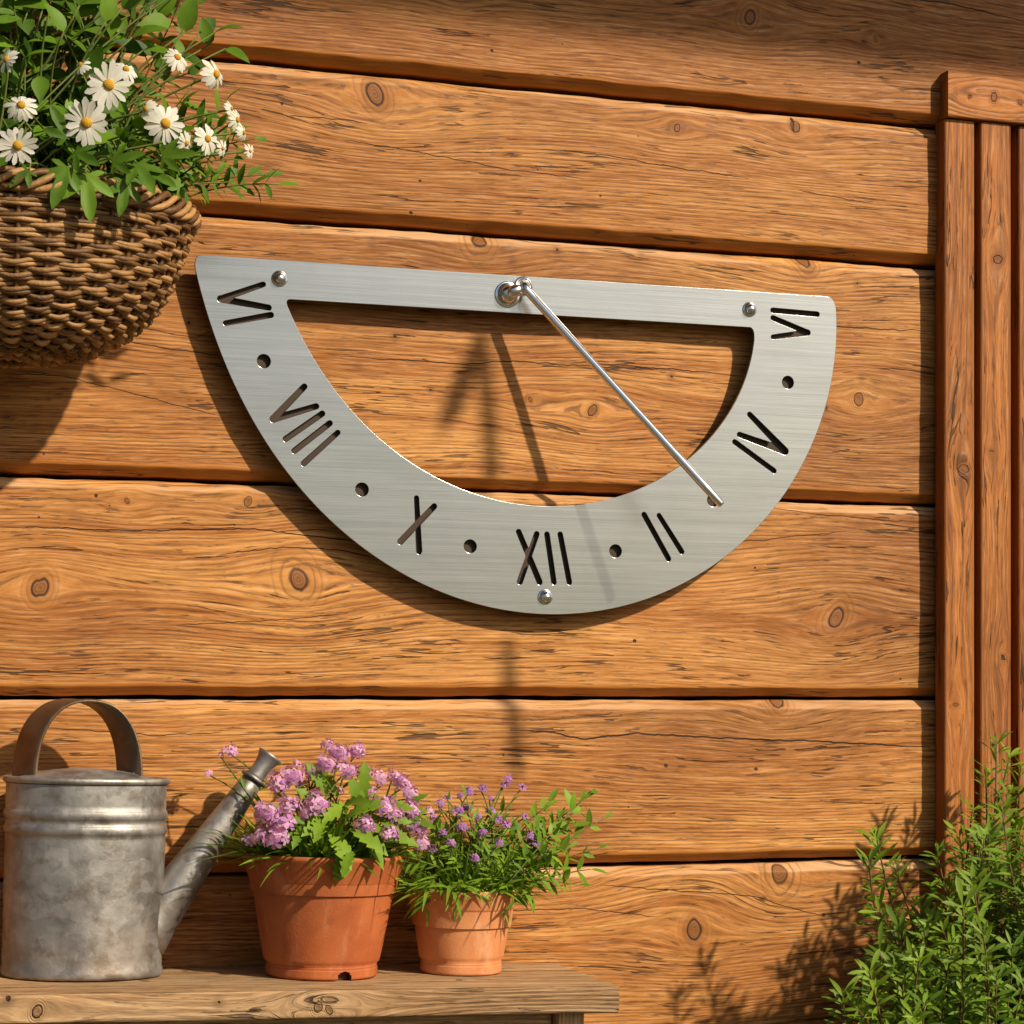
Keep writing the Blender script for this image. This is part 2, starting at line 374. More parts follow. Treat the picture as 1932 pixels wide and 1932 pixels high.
def timber(name, mat, us, prof, place, seed, knots=(), cracks=(), tone_shade=0.0, closed=False, edge=None, parent=None, rough=.0008, edgewob=.0, vfun=None):
    """extrude a cross-section (list of (a, b)) along u; place(u, a, b) -> arrays x, y, z"""
    us = np.asarray(us); pr = np.asarray(prof, float); n, k = len(us), len(pr)
    seg = np.r_[0, np.cumsum(np.hypot(*np.diff(pr, axis=0).T))]
    v1 = seg if vfun is None else np.array([vfun(*p) for p in pr])
    Ug, Vg = np.meshgrid(us, v1, indexing='ij')
    A = np.tile(pr[:, 0], (n, 1)); B = np.tile(pr[:, 1], (n, 1))
    E = np.zeros_like(A) if edge is None else np.tile(np.array(edge, float), (n, 1))
    dz = noise_np(Ug, Vg, seed, 18) * rough + noise_np(Ug, Vg * 3, seed + 1, 70) * rough * .5
    B = B - dz * (1.0 if not closed else .4)
    if edgewob: A = A + np.abs(E) * (noise_np(Ug, Vg * 0, seed + 2, 40) * edgewob + noise_np(Ug, Vg * 0, seed + 3, 160) * edgewob * .6)
    gv, kd = warp_grain(Ug, Vg, knots)
    sd_, wd = crack_layers(Ug, Vg, cracks)
    X, Y, Z = place(Ug, A, B)
    V = np.stack([X, Y, Z], -1).reshape(-1, 3)
    idx = np.arange(n * k).reshape(n, k)
    if closed: idx = np.c_[idx, idx[:, :1]]
    q = np.stack([idx[:-1, :-1], idx[:-1, 1:], idx[1:, 1:], idx[1:, :-1]], -1).reshape(-1, 4)
    faces = q.tolist()
    if closed: faces += [idx[0, :k].tolist()[::-1], idx[-1, :k].tolist()]
    return dict(V=V, F=faces, g=np.stack([Ug + seed * 3.1, gv + seed * .37, np.full_like(gv, seed * 1.7)], -1).reshape(-1, 3), kd=kd.ravel(), c=sd_.reshape(-1, 3), w=wd.reshape(-1, 3), e=E.ravel(), t=(max(0, tone_shade) + (.42 * np.clip((-.22 - Ug) / .4, 0, 1) * (.6 + .8 * noise_np(Ug, Vg, seed + 5, 9)) if name == 'board' else 0 * Ug)).ravel())  # boards redder and darker leftwards, partly shade put into the colour

def join_timber(name, pieces, mat, parent=None, smooth=True):
    off = 0; V = []; F = []
    for p in pieces:
        V.append(p['V']); F += [[i + off for i in f] for f in p['F']]; off += len(p['V'])
    V = np.concatenate(V)
    me = bpy.data.meshes.new(name); me.from_pydata(V.tolist(), [], F); me.materials.append(mat)
    for an, key, ty, fld in (('grain', 'g', 'FLOAT_VECTOR', 'vector'), ('knot', 'kd', 'FLOAT', 'value'), ('crk', 'c', 'FLOAT_VECTOR', 'vector'), ('crkw', 'w', 'FLOAT_VECTOR', 'vector'), ('edge', 'e', 'FLOAT', 'value'), ('tone_shade', 't', 'FLOAT', 'value')):
        a = me.attributes.new(an, ty, 'POINT'); a.data.foreach_set(fld, np.concatenate([p[key] for p in pieces]).astype(np.float32).ravel())
    me.polygons.foreach_set('use_smooth', [len(f) == 4 and smooth for f in F])
    me.update()
    o = bpy.data.objects.new(name, me); COL.objects.link(o)
    if parent: adopt(o, parent)
    return o

# ------------------------------------------------------------------ ground
mb = MB(); G = 60.
mb.add([(-G, 2, 0), (G, 2, 0), (G, -G, 0), (-G, -G, 0)], [(0, 3, 2, 1)])
nG = NT('garden_ground'); og = nG.obj()
gc = nG.mix(nG.ss(nG.noise(og, 3, 5, .6), .4, .62), (.10, .075, .05), (.06, .09, .025))
gc = nG.mix(nG.m('MULTIPLY', nG.noise(og, 70, 3), .5), gc, (.16, .13, .09))
nG.set(Base_Color=gc, Roughness=.95, Normal=nG.bump(nG.noise(og, 60, 4), .02))
g = mb.build('ground', nG.mat, smooth=False); g['kind'] = 'structure'

# ------------------------------------------------------------------ cabin: wall, eave, door frame
cabin = tag(empty('wooden_cabin', (0, 0, 0)), 'cabin of wide honey-brown timber boards with dark gaps, knots and a framed opening at right', 'cabin')

def dens(a, b, step, lo, hi, far=.12):
    return np.r_[np.arange(lo, a, far), np.arange(a, b, step), np.arange(b, hi + 1e-6, far)]
US = np.r_[np.arange(-2.9, -1.5, .1), np.arange(-1.5, -.74, .009), np.arange(-.74, .60, .0024), np.arange(.60, 1.0, .009), np.arange(1.0, 1.61, .1)]

def wp(px, py): q = P(px, py, 0); return q.x, q.z
zs = [2.40, 1.98, 1.6995, 1.532, 1.243, 1.008, .8155, .56, .30, .02]        # gap heights from the top down
KN = [(1403, 100, 13), (703, 243, 17), (1272, 305, 8), (1495, 300, 12), (905, 513, 15), (1517, 543, 16), (1620, 812, 12), (1118, 835, 10), (1000, 815, 5),
      (75, 1175, 15), (563, 1157, 19), (1577, 1225, 17), (468, 1010, 9), (1470, 1378, 15), (1470, 1705, 19), (1310, 1815, 17), (1060, 1690, 12), (240, 1010, 5), (1640, 140, 6), (860, 60, 6)]
CR = [([(560, 20), (800, 40), (1240, 10), (1400, 18), (1560, 45), (1780, 72), (1932, 108)], 2.6), ([(540, 285), (640, 292), (690, 300)], 1.4),
      ([(1010, 345), (1130, 355), (1240, 375), (1410, 400)], 1.5), ([(640, 330), (780, 352), (960, 385), (1010, 390), (1100, 402)], 1.3), ([(1500, 420), (1560, 432), (1640, 445)], 1.2),
      ([(0, 640), (200, 672), (370, 702), (560, 604), (800, 614), (1100, 628), (1420, 645)], 1.0), ([(545, 595), (760, 606), (960, 617), (1200, 632), (1420, 640), (1590, 676), (1757, 682)], 2.3),
      ([(0, 705), (160, 695), (300, 720), (420, 735)], 1.5),
      ([(640, 735), (800, 745), (870, 750), (960, 742), (1100, 752), (1280, 757), (1390, 768)], 1.6), ([(0, 770), (120, 775), (300, 820), (420, 850)], 1.2),
      ([(0, 1060), (300, 1066), (480, 1062), (600, 1075), (720, 1090)], 1.8), ([(420, 1110), (540, 1095), (640, 1100), (700, 1112)], 1.5), ([(330, 1245), (500, 1235), (660, 1220)], 1.0),
      ([(1230, 1095), (1400, 1082), (1600, 1060)], 1.1), ([(1200, 1000), (1380, 1010), (1560, 1030), (1757, 1045)], 1.0),
      ([(960, 1438), (1040, 1442), (1100, 1456), (1200, 1444), (1350, 1452), (1560, 1458), (1757, 1468)], 2.6), ([(1560, 1570), (1660, 1575), (1757, 1572)], 1.2), ([(100, 1440), (300, 1452), (420, 1446)], 1.2),
      ([(1130, 1730), (1300, 1742), (1420, 1750), (1560, 1790)], 1.4), ([(960, 1780), (1100, 1775), (1240, 1790)], 1.3), ([(1480, 1860), (1600, 1850), (1757, 1862)], 1.5)]

wall_pieces = []
for bi in range(len(zs) - 1):
    zt, zb = zs[bi], zs[bi + 1]; hgt = zt - zb; fine = 2 <= bi + 1 <= 7
    gt = .0024; ch = .0095; cd = .0085
    # a: height from the top edge (down), b: depth behind the face (+)
    nf = max(8, int((hgt - 2 * ch) / (.0022 if fine else .03)))
    pr = [(gt - .0006, .045), (gt, cd + .004), (gt + .0006, cd), (gt + .0016, cd * .88), (gt + ch * .82, cd * .2), (gt + ch * .97, cd * .045), (gt + ch * 1.12, .0)]
    for i in range(1, nf): pr.append((gt + ch * 1.12 + (hgt - 2 * gt - 2.12 * ch - .001) * i / nf, -.0008 * math.sin(math.pi * i / nf)))
    pr += [(hgt - gt - ch - .0009, .0), (hgt - gt - ch, .0004), (hgt - gt - ch + .0008, .0014), (hgt - gt - .0015, cd * 1.0), (hgt - gt - .0004, cd * 1.2), (hgt - gt, cd + .006), (hgt - gt + .0006, .045)]
    ed = []
    for (a, b) in pr:
        e0 = min(a, hgt - a); ed.append(max(0, 1 - max(0, e0 - .009) / .012) if a > hgt / 2 else -max(0, 1 - max(0, e0 - .010) / .006))
    kn = []
    for (kx, ky, r) in KN:
        x, z = wp(kx, ky)
        if zb < z < zt: kn.append((x, zt - z, r * S, 1.9))
    rb = random.Random(50 + bi)
    for i in range(3 if bi not in (2, 3, 4, 5, 6) else 0): kn.append((rb.uniform(-2.5, 1.4), rb.uniform(.04, hgt - .04), rb.uniform(.005, .012), 2.2))
    cr = []
    for pts, wd in CR:
        q = [wp(*p) for p in pts]
        zm = sum(p[1] for p in q) / len(q)
        if zb < zm < zt: cr.append(dict(p=[(p[0], zt - p[1]) for p in q], w=wd * S * .62))
    th = rb.uniform(-.0012, .0012)
    th += {0: -.016, 1: -.016, 2: -.0085}.get(bi, 0)
    tone_shade = (.72, .60, .36, .04, .06, -.02, .22, .3, .3)[bi]  # wood tone per board; the upper ones carry painted eave shade
    wall_pieces.append(timber('board', W_WALL, US, pr, lambda u, a, b, zt=zt, th=th: (u, b + th, zt - a), 11 + bi, kn, cr, tone_shade, edge=ed, rough=.0013, edgewob=.0011))
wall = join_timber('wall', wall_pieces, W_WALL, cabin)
# sheathing behind the gaps
mb = MB(); mb.add([(-2.9, .044, 0), (1.6, .044, 0), (1.6, .044, 2.4), (-2.9, .044, 2.4), (-2.9, .12, 0), (1.6, .12, 0), (1.6, .12, 2.4), (-2.9, .12, 2.4)],
                  [(0, 1, 2, 3), (5, 4, 7, 6), (3, 2, 6, 7), (1, 5, 6, 2), (4, 0, 3, 7)])
adopt(mb.build('sheathing', simple('dark_sheathing', (.02, .012, .008), .95), smooth=False), cabin)

def rrect(w_, t_, r, nw, nt_):
    """closed rounded rectangle, width along a (0..w), depth along b (0 = front, t = back)"""
    pts = []
    def seg(p, q, n):
        for i in range(n): pts.append((p[0] + (q[0] - p[0]) * i / n, p[1] + (q[1] - p[1]) * i / n))
    def arc(cx, cy, a0, a1):
        for i in range(3): a = math.radians(a0 + (a1 - a0) * i / 3); pts.append((cx + r * math.cos(a), cy + r * math.sin(a)))
    seg((r, 0), (w_ - r, 0), nw); arc(w_ - r, r, -90, 0); seg((w_, r), (w_, t_ - r), nt_); arc(w_ - r, t_ - r, 0, 90)
    seg((w_ - r, t_), (r, t_), max(2, nw // 4)); arc(r, t_ - r, 90, 180); seg((0, t_ - r), (0, r), nt_); arc(r, r, 180, 270)
    return pts

# door frame: uprights and head board, proud of the wall
dframe = None
def upright(px0, px1, d, seed, ztop, knots=()):
    x0, x1 = P(px0, 1000, d).x, P(px1, 1000, d).x
    zt = ztop; us = dens(0.0, 1.15, .006, 0.0, 1.75, .1)
    w_ = x1 - x0; pr = rrect(w_, d - .0035, .0022, 14, 6)
    kn = [(zt - P(kx, ky, d).z, P(kx, ky, d).x - x0, r * S, 2.4) for kx, ky, r in knots]
    edg = [1.0 if (a < .004 or a > w_ - .004) else 0.2 for a, b in pr]
    return timber('upright', W_POST, us, pr, lambda u, a, b: (x0 + a, -d + b, zt - u), seed, kn, [], closed=True, edge=edg, rough=.0007)
zhead_b = P(1789, 219, .034).z; zhead_t = P(1789, 132, .034).z; xh = P(1789, 180, .034).x
ups = [(1782, 1839, [(1815, 885, 12), (1800, 1330, 6)]), (1850, 1908, [(1880, 488, 11), (1868, 850, 6), (1890, 1240, 7)]), (1922, 1980, [(1950, 700, 9)]), (1994, 2050, []), (2064, 2120, [])]
for i, (a, b, k) in enumerate(ups):
    o = join_timber('upright_board', [upright(a, b, .027 + (.0015 if i % 2 else 0), 31 + i, zhead_b - .0015, k)], W_POST, None, smooth=False)
    if dframe is None:
        us = dens(0.0, .30, .004, 0.0, .75, .05)
        hh = zhead_t - zhead_b
        kn = [((P(kx, ky, .034).x - xh), zhead_t - P(kx, ky, .034).z, r * S, 2.2) for kx, ky, r in ((1875, 180, 9), (1830, 178, 5), (1925, 190, 6))]
        dframe = join_timber('door_frame', [timber('head', W_POST, us, rrect(hh, .034 - .0035, .0022, 24, 7), lambda u, a, b: (xh + u, -.034 + b, zhead_t - a), 41, kn, [], closed=True, edge=None, rough=.0008)], W_POST, cabin, smooth=False)
    o.parent = dframe; o.matrix_parent_inverse = Matrix.Identity(4)
# dark backing board of the framed part, just proud of the siding
mb = MB(); x0 = P(1784, 1000, .004).x + .004
mb.add([(x0, -.0032, .55), (1.25, -.0032, .55), (1.25, -.0032, zhead_b), (x0, -.0032, zhead_b), (x0, .02, .55), (1.25, .02, .55), (1.25, .02, zhead_b), (x0, .02, zhead_b)],
       [(0, 1, 2, 3), (3, 2, 6, 7), (1, 5, 6, 2), (4, 0, 3, 7), (0, 4, 5, 1)])
bk = mb.build('backing_panel', simple('dark_stained_backing', (.06, .022, .008), .8), smooth=False); bk.parent = dframe; bk.matrix_parent_inverse = Matrix.Identity(4)

# roof eave above the picture: soffit and fascia
mb = MB(); EY, EZ = -1.15, 2.765
def boxv(x0, x1, y0, y1, z0, z1, mbx, tint=.5):
    mbx.add([(x0, y0, z0), (x1, y0, z0), (x1, y1, z0), (x0, y1, z0), (x0, y0, z1), (x1, y0, z1), (x1, y1, z1), (x0, y1, z1)],
            [(0, 3, 2, 1), (4, 5, 6, 7), (0, 1, 5, 4), (2, 3, 7, 6), (1, 2, 6, 5), (3, 0, 4, 7)], 0, tint)
boxv(-2.9, 1.6, EY, 1.2, EZ + .06, EZ + .10, mb); boxv(-2.9, 1.6, EY - .022, EY - .002, EZ, EZ + .14, mb)
eave = adopt(mb.build('roof_eave', simple('brown_eave_board', (.16, .08, .035), .7, nscale=8, col2=(.11, .05, .02)), smooth=False), cabin)

# ------------------------------------------------------------------ sundial
DP = .0215
sund = tag(empty('wall_sundial', tuple(P(970, 820, DP))), 'half-round brushed steel wall sundial with cut-out Roman numerals and a slanting rod', 'sundial')
OUT = [(374, 520), (388, 590), (410, 660), (436, 722), (470, 785), (517, 855), (565, 915), (620, 975), (690, 1035), (770, 1090), (870, 1136), (960, 1157), (1060, 1162), (1160, 1146), (1250, 1115), (1330, 1072), (1400, 1020), (1460, 960), (1510, 885), (1550, 795), (1570, 700), (1575, 640)]
INN = [(548, 590), (575, 650), (610, 710), (660, 770), (720, 830), (780, 875), (850, 915), (930, 944), (1020, 956), (1100, 950), (1180, 932), (1260, 893), (1310, 855), (1360, 800), (1400, 730), (1415, 680), (1422, 630)]
def pl(px, py): q = P(px, py, DP); return np.array((q.x, q.z))
CEN = np.array((.0135, 1.4815))
def polar_fit(pts, deg=5):
    q = np.array([pl(*p) for p in pts]) - CEN
    ph = np.arctan2(q[:, 1], q[:, 0]); ph = np.where(ph > .5, ph - 2 * np.pi, ph); r = np.hypot(*q.T)
    return np.polyfit(ph + np.pi / 2, r, deg)
fo, fi = polar_fit(OUT), polar_fit(INN)
def arc_pts(fit, ztop, n=120):
    """points of the arc below z = ztop, from the right end to the left end"""
    out = []
    for ph in np.linspace(.12, -math.pi - .12, 900):
        r = np.polyval(fit, ph + math.pi / 2); p = CEN + r * np.array((math.cos(ph), math.sin(ph)))
        if p[1] <= ztop: out.append(p)
    return [out[i] for i in np.linspace(0, len(out) - 1, n).astype(int)]
ZT, ZBT = 1.4812, 1.4392
def round_corner(poly, i, r):
    p = np.array(poly[i]); a = np.array(poly[i - 1]); b = np.array(poly[(i + 1) % len(poly)])
    return p
def fillet(arc, ztop, r):
    """close an arc with a straight top and fillet both corners by walking in from them"""
    arc = [np.array(p) for p in arc]
    def trim(seq):
        acc = 0
        for i in range(1, len(seq)):
            acc += np.hypot(*(seq[i] - seq[i - 1]))
            if acc >= r: return i
    i0 = trim(arc); i1 = len(arc) - 1 - trim(arc[::-1])
    c0, c1 = arc[0].copy(), arc[-1].copy(); c0[1] = ztop; c1[1] = ztop
    body = arc[i0:i1 + 1]
    def q(p0, c, p1, n=8): return [p0 * (1 - t) ** 2 + c * 2 * t * (1 - t) + p1 * t * t for t in np.linspace(0, 1, n)]
    end = np.array((c1[0] + r, ztop)); start = np.array((c0[0] - r, ztop))
    return q(start, c0, body[0])[:-1] + body + q(body[-1], c1, end)[1:]
outer = fillet(arc_pts(fo, ZT, 150), ZT, .012)
inner = fillet(arc_pts(fi, ZBT, 110), ZBT, .007)
a2 = lambda x, y: (347.8 + x * .38, 425 + y * .38)
a3 = lambda x, y: (927.4 + x * .384, 463.7 + y * .384)
GLY = [  # each numeral: strokes (from, to, width in px at both ends)
    [[a2(178, 368), a2(390, 295), 10, 8], [a2(178, 368), a2(417, 411), 11, 9]], [[a2(202, 488), a2(428, 447), 8, 9]],
    [[a2(438, 964), a2(594, 802), 11, 9], [a2(438, 964), a2(653, 900), 11, 9]], [[a2(500, 1063), a2(683, 936), 9, 9]], [[a2(543, 1122), a2(720, 984), 9, 9]], [[a2(590, 1184), a2(760, 1030), 9, 8]],
    [[a2(1150, 1355), a2(1163, 1620), 8, 10], [a2(1238, 1396), a2(1070, 1572), 9, 10]],
    [[a3(130, 1406), a3(233, 1653), 9, 10], [a3(219, 1417), a3(136, 1651), 9, 10]], [[a3(269, 1419), a3(303, 1654), 9, 9]], [[a3(334, 1419), a3(379, 1654), 9, 9]],
    [[a3(746, 1322), a3(866, 1539), 9, 9]], [[a3(819, 1326), a3(931, 1504), 8, 9]],
    [[a3(1191, 965), a3(1384, 1107), 9, 9]], [[a3(1438, 1010), a3(1264, 830), 13, 9], [a3(1438, 1010), a3(1214, 929), 13, 9]],
    [[a3(1378, 319), a3(1596, 338), 9, 9]], [[a3(1550, 428), a3(1379, 356), 9, 9], [a3(1550, 428), a3(1379, 450), 10, 8]],
]
def sdf_loop(strokes):
    """outline of the union of tapered capsules, by marching squares on a fine grid"""
    segs = []
    for a, b, wa, wb in strokes: segs.append((pl(*a), pl(*b), wa * S * .57, wb * S * .57))
    lo = np.min([np.minimum(s[0], s[1]) for s in segs], 0) - .01; hi = np.max([np.maximum(s[0], s[1]) for s in segs], 0) + .01
    h = .0007; xs = np.arange(lo[0], hi[0], h); ys = np.arange(lo[1], hi[1], h); X, Y = np.meshgrid(xs, ys, indexing='ij')
    f = np.full(X.shape, 9.)
    for a, b, ra, rb in segs:
        d = b - a; t = np.clip(((X - a[0]) * d[0] + (Y - a[1]) * d[1]) / (d @ d), 0, 1)
        f = np.minimum(f, np.hypot(X - a[0] - d[0] * t, Y - a[1] - d[1] * t) - (ra + (rb - ra) * t))
    nxt = {}
    def cross(i, j, k, l):
        t = f[i, j] / (f[i, j] - f[k, l]); return ((i, j, k, l) if (i, j) < (k, l) else (k, l, i, j)), (xs[i] + (xs[k] - xs[i]) * t, ys[j] + (ys[l] - ys[j]) * t)
    pos = {}
    ii, jj = np.where(((f[:-1, :-1] < 0).astype(int) + (f[1:, :-1] < 0) + (f[1:, 1:] < 0) + (f[:-1, 1:] < 0)) % 4 != 0)
    for i, j in zip(ii, jj):
        c = [(i, j), (i + 1, j), (i + 1, j + 1), (i, j + 1)]; ins = [f[p] < 0 for p in c]; en = []; ex = []
        for e in range(4):
            p, q = c[e], c[(e + 1) % 4]
            if ins[e] != ins[(e + 1) % 4]:
                k, xy = cross(*p, *q); pos[k] = xy
                (ex if ins[e] else en).append(k)
        for a_, b_ in zip(ex, en): nxt[a_] = b_
    best = []
    todo = set(nxt)
    while todo:
        k0 = todo.pop(); loop = [k0]; k = nxt.get(k0)
        while k is not None and k != k0: loop.append(k); todo.discard(k); k = nxt.get(k)
        if len(loop) > len(best): best = loop
    pts = np.array([pos[k] for k in best])
    for _ in range(2): pts = (np.roll(pts, 1, 0) + 2 * pts + np.roll(pts, -1, 0)) / 4
    return [p for p in pts[::2]]
def circ(c, r, n=28): return [np.array((c[0] + r * math.cos(2 * math.pi * i / n), c[1] + r * math.sin(2 * math.pi * i / n))) for i in range(n)]
DOTS = [(497, 682), (682, 924), (886, 1031), (1160, 1040), (1344, 944), (1485, 722)]
holes = [inner] + [sdf_loop(gl) for gl in GLY] + [circ(pl(*d), 12.5 * S) for d in DOTS]
cu = bpy.data.curves.new('plate', 'CURVE'); cu.dimensions = '2D'; cu.fill_mode = 'BOTH'
cu.extrude = .0019; cu.bevel_depth = .0004; cu.bevel_resolution = 2; cu.offset = -.0004
for loop in [outer] + holes:
    sp = cu.splines.new('POLY'); sp.points.add(len(loop) - 1)
    for p, c in zip(sp.points, loop): p.co = (c[0], c[1], 0, 1)
    sp.use_cyclic_u = True
tmp = bpy.data.objects.new('tmp_plate', cu); COL.objects.link(tmp)
bpy.context.view_layer.update()
me = bpy.data.meshes.new_from_object(tmp.evaluated_get(bpy.context.evaluated_depsgraph_get()))
bpy.data.objects.remove(tmp)
me.transform(Matrix.Translation((0, -DP, 0)) @ Matrix.Rotation(math.radians(90), 4, 'X'))
me.materials.clear(); me.materials.append(STEEL); me.name = 'plate'
plate = bpy.data.objects.new('plate', me); COL.objects.link(plate); adopt(plate, sund)

# added dark sheet, smaller than the ring: stands in for shade in the cut-outs
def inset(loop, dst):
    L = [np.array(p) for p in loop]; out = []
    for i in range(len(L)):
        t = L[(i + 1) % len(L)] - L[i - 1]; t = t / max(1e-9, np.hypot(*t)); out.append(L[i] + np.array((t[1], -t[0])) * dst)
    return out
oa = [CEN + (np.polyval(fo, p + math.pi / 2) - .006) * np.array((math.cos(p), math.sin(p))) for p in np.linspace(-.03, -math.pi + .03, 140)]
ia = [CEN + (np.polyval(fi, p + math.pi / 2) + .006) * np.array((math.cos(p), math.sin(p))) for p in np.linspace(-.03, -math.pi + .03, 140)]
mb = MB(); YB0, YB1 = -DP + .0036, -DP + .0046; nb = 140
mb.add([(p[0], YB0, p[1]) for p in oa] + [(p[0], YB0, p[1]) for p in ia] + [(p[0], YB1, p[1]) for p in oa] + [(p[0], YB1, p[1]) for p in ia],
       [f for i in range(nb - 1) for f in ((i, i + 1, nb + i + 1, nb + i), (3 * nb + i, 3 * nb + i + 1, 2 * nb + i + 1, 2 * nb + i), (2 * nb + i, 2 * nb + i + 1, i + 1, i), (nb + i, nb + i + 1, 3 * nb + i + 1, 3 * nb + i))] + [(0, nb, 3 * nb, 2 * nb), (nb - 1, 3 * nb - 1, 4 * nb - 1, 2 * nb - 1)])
adopt(mb.build('shade_sheet', simple('brown_shade_sheet', (.055, .034, .022), .8), smooth=False), sund)
def dome_bolt(c, r, h, name='screw', shaft=True):
    mb = MB(); n = 28
    prof = [(r * 1.32, 0), (r * 1.32, .0009), (r * 1.22, .0014), (r * 1.02, .0015), (r, .0022)]
    for i in range(7):
        a = i / 6 * math.pi / 2; prof.append((r * max(.001, math.cos(a)), .0022 + (h) * math.sin(a)))
    vs = []
    for (rr, y) in prof:
        for j in range(n):
            a = 2 * math.pi * j / n; vs.append((c[0] + rr * math.cos(a), c[1] - y, c[2] + rr * math.sin(a)))
    fs = [(i * n + j, i * n + (j + 1) % n, (i + 1) * n + (j + 1) % n, (i + 1) * n + j) for i in range(len(prof) - 1) for j in range(n)]
    mb.add(vs, fs)
    if shaft: tube(mb, [(c[0], c[1] + .0005, c[2]), (c[0], .012, c[2])], r * .62, n=12)
    return adopt(mb.build(name, CHROME), sund)
PF = DP + .0024
for px, py in ((528, 525), (1416, 583), (1030, 1126)):
    q = P(px, py, PF + .003); dome_bolt((q.x, -PF, q.z), .0066, .0062)
# hub: stud through the bar, ball nut, and the gnomon rod bent out of it
q = P(957, 556, PF); hub = Vector((q.x, -PF, q.z))
dome_bolt(hub, .0112, .0112, 'hub_nut')
E_end = Vector((P(1251, 974, 0).x, -.153, P(1251, 974, 0).z))
hp = P(982, 541, .060); hp = Vector((hub.x + .0150, -.037, P(984, 541, .037).z))
mb = MB(); tube(mb, [hub + Vector((0, -.006, 0)), hub + Vector((.006, -.0095, .003)), hp + Vector((0, .004, 0))], .0078, .0066, n=16)
lathe_pts = []
adopt(mb.build('hub_stud', CHROME), sund)
E_end = P(1362, 953, .141)
mb = MB()
dirr = (E_end - hp).normalized()
pts = [hp + Vector((-.001, .012, .002)), hp + Vector((0, .003, .003)), hp + Vector((.001, -.002, .001)), hp + dirr * .006, hp + dirr * .02]
pts += [hp.lerp(E_end, t) for t in (.1, .3, .5, .7, .9)] + [E_end - dirr * .0015, E_end]
tube(mb, pts, .0034, .0034, n=14, radii=[.0046] * (len(pts) - 2) + [.0044, .0030])
adopt(mb.build('gnomon_rod', CHROME), sund)
mb = MB()
for k in range(1):
    cc = hp + Vector((0, .0015, .001)); R_ = .0088
    tube(mb, [cc + Vector((R_ * math.cos(a), -.001 * math.sin(2 * a), R_ * math.sin(a))) for a in np.linspace(0, 2 * math.pi, 25)], .0022, n=10, cap=False)
adopt(mb.build('hub_ring', CHROME), sund)

# ------------------------------------------------------------------ bench
BZ = .7068; BF = .213; TILT = .0278            # the old bench leans: its left end stands higher
bench = tag(empty('potting_bench', (-.3, -.1, 0)), 'weathered wooden potting bench against the wall under the watering can and flower pots', 'bench')
xr = P(1168, 1862, BF).x
def bz(x): return BZ + (xr - x) * TILT
def top_place(u, a, b): return (xr - u, -(BF - a), BZ - b + u * TILT)
edg = lambda pr, W_: [1.0 if (a < .006 or a > W_ - .006) else 0.0 for a, b in pr]
# cross-section: a runs from front to back, b down
TT = .0285
pr = rrect(BF - .006, TT, .0035, 40, 9)
kn = [(xr - P(x, y, BF).x, vv, r * S, 2.4) for x, y, vv, r in ((600, 1885, BF * 2 + .020, 9), (620, 1885, BF * 2 + .017, 7), (70, 1900, BF * 2 + .02, 10), (900, 1850, .06, 8), (300, 1850, .09, 8))]
cr = [dict(p=[(.02, .045), (.2, .05), (.42, .046), (.7, .052)], w=.0011), dict(p=[(.25, .10), (.4, .105), (.62, .1)], w=.0009), dict(p=[(.0, .13), (.12, .128), (.3, .135)], w=.0012)]
us = dens(0, .75, .003, 0, 1.5, .05)
t = join_timber('bench_top', [timber('t', W_BENCH, us, pr, top_place, 71, kn, cr, closed=True, edge=None, rough=.0016)], W_BENCH, bench, smooth=False)
xa = P(1050, 1915, BF - .03).x
def plank(name, x0, x1, y0, y1, z0, z1, seed, vertical=False):
    if vertical:
        L = z1 - z0; p_ = rrect(x1 - x0, y1 - y0, .003, 12, 8); us_ = np.linspace(0, L, 60)
        return join_timber(name, [timber('t', W_BENCH, us_, p_, lambda u, a, b: (x0 + a, y0 + b, z1 - u), seed, [], [], closed=True, rough=.001)], W_BENCH, bench, smooth=False)
    L = x1 - x0; p_ = rrect(z1 - z0, y1 - y0, .003, 16, 6); us_ = np.linspace(0, L, 160)
    return join_timber(name, [timber('t', W_BENCH, us_, p_, lambda u, a, b: (x0 + u, y0 + b, z1 - a - u * TILT), seed, [], [], closed=True, rough=.001)], W_BENCH, bench, smooth=False)
xl0, xl1 = P(1048, 1915, BF - .02).x, P(1102, 1915, BF - .02).x
plank('leg', xl0, xl1, -(BF - .018), -(BF - .062), 0, bz(xl1) - TT - .0005, 81, True)
plank('leg', xl0, xl1, -.058, -.014, 0, bz(xl1) - TT - .0005, 82, True)
plank('leg', -1.30, -1.255, -(BF - .018), -(BF - .062), 0, bz(-1.255) - TT - .0005, 83, True)
plank('leg', -1.30, -1.255, -.058, -.014, 0, bz(-1.255) - TT - .0005, 84, True)
plank('apron', -1.253, xl0 - .002, -(BF - .028), -(BF - .05), bz(-1.253) - TT - .095, bz(-1.253) - TT - .0008, 85)

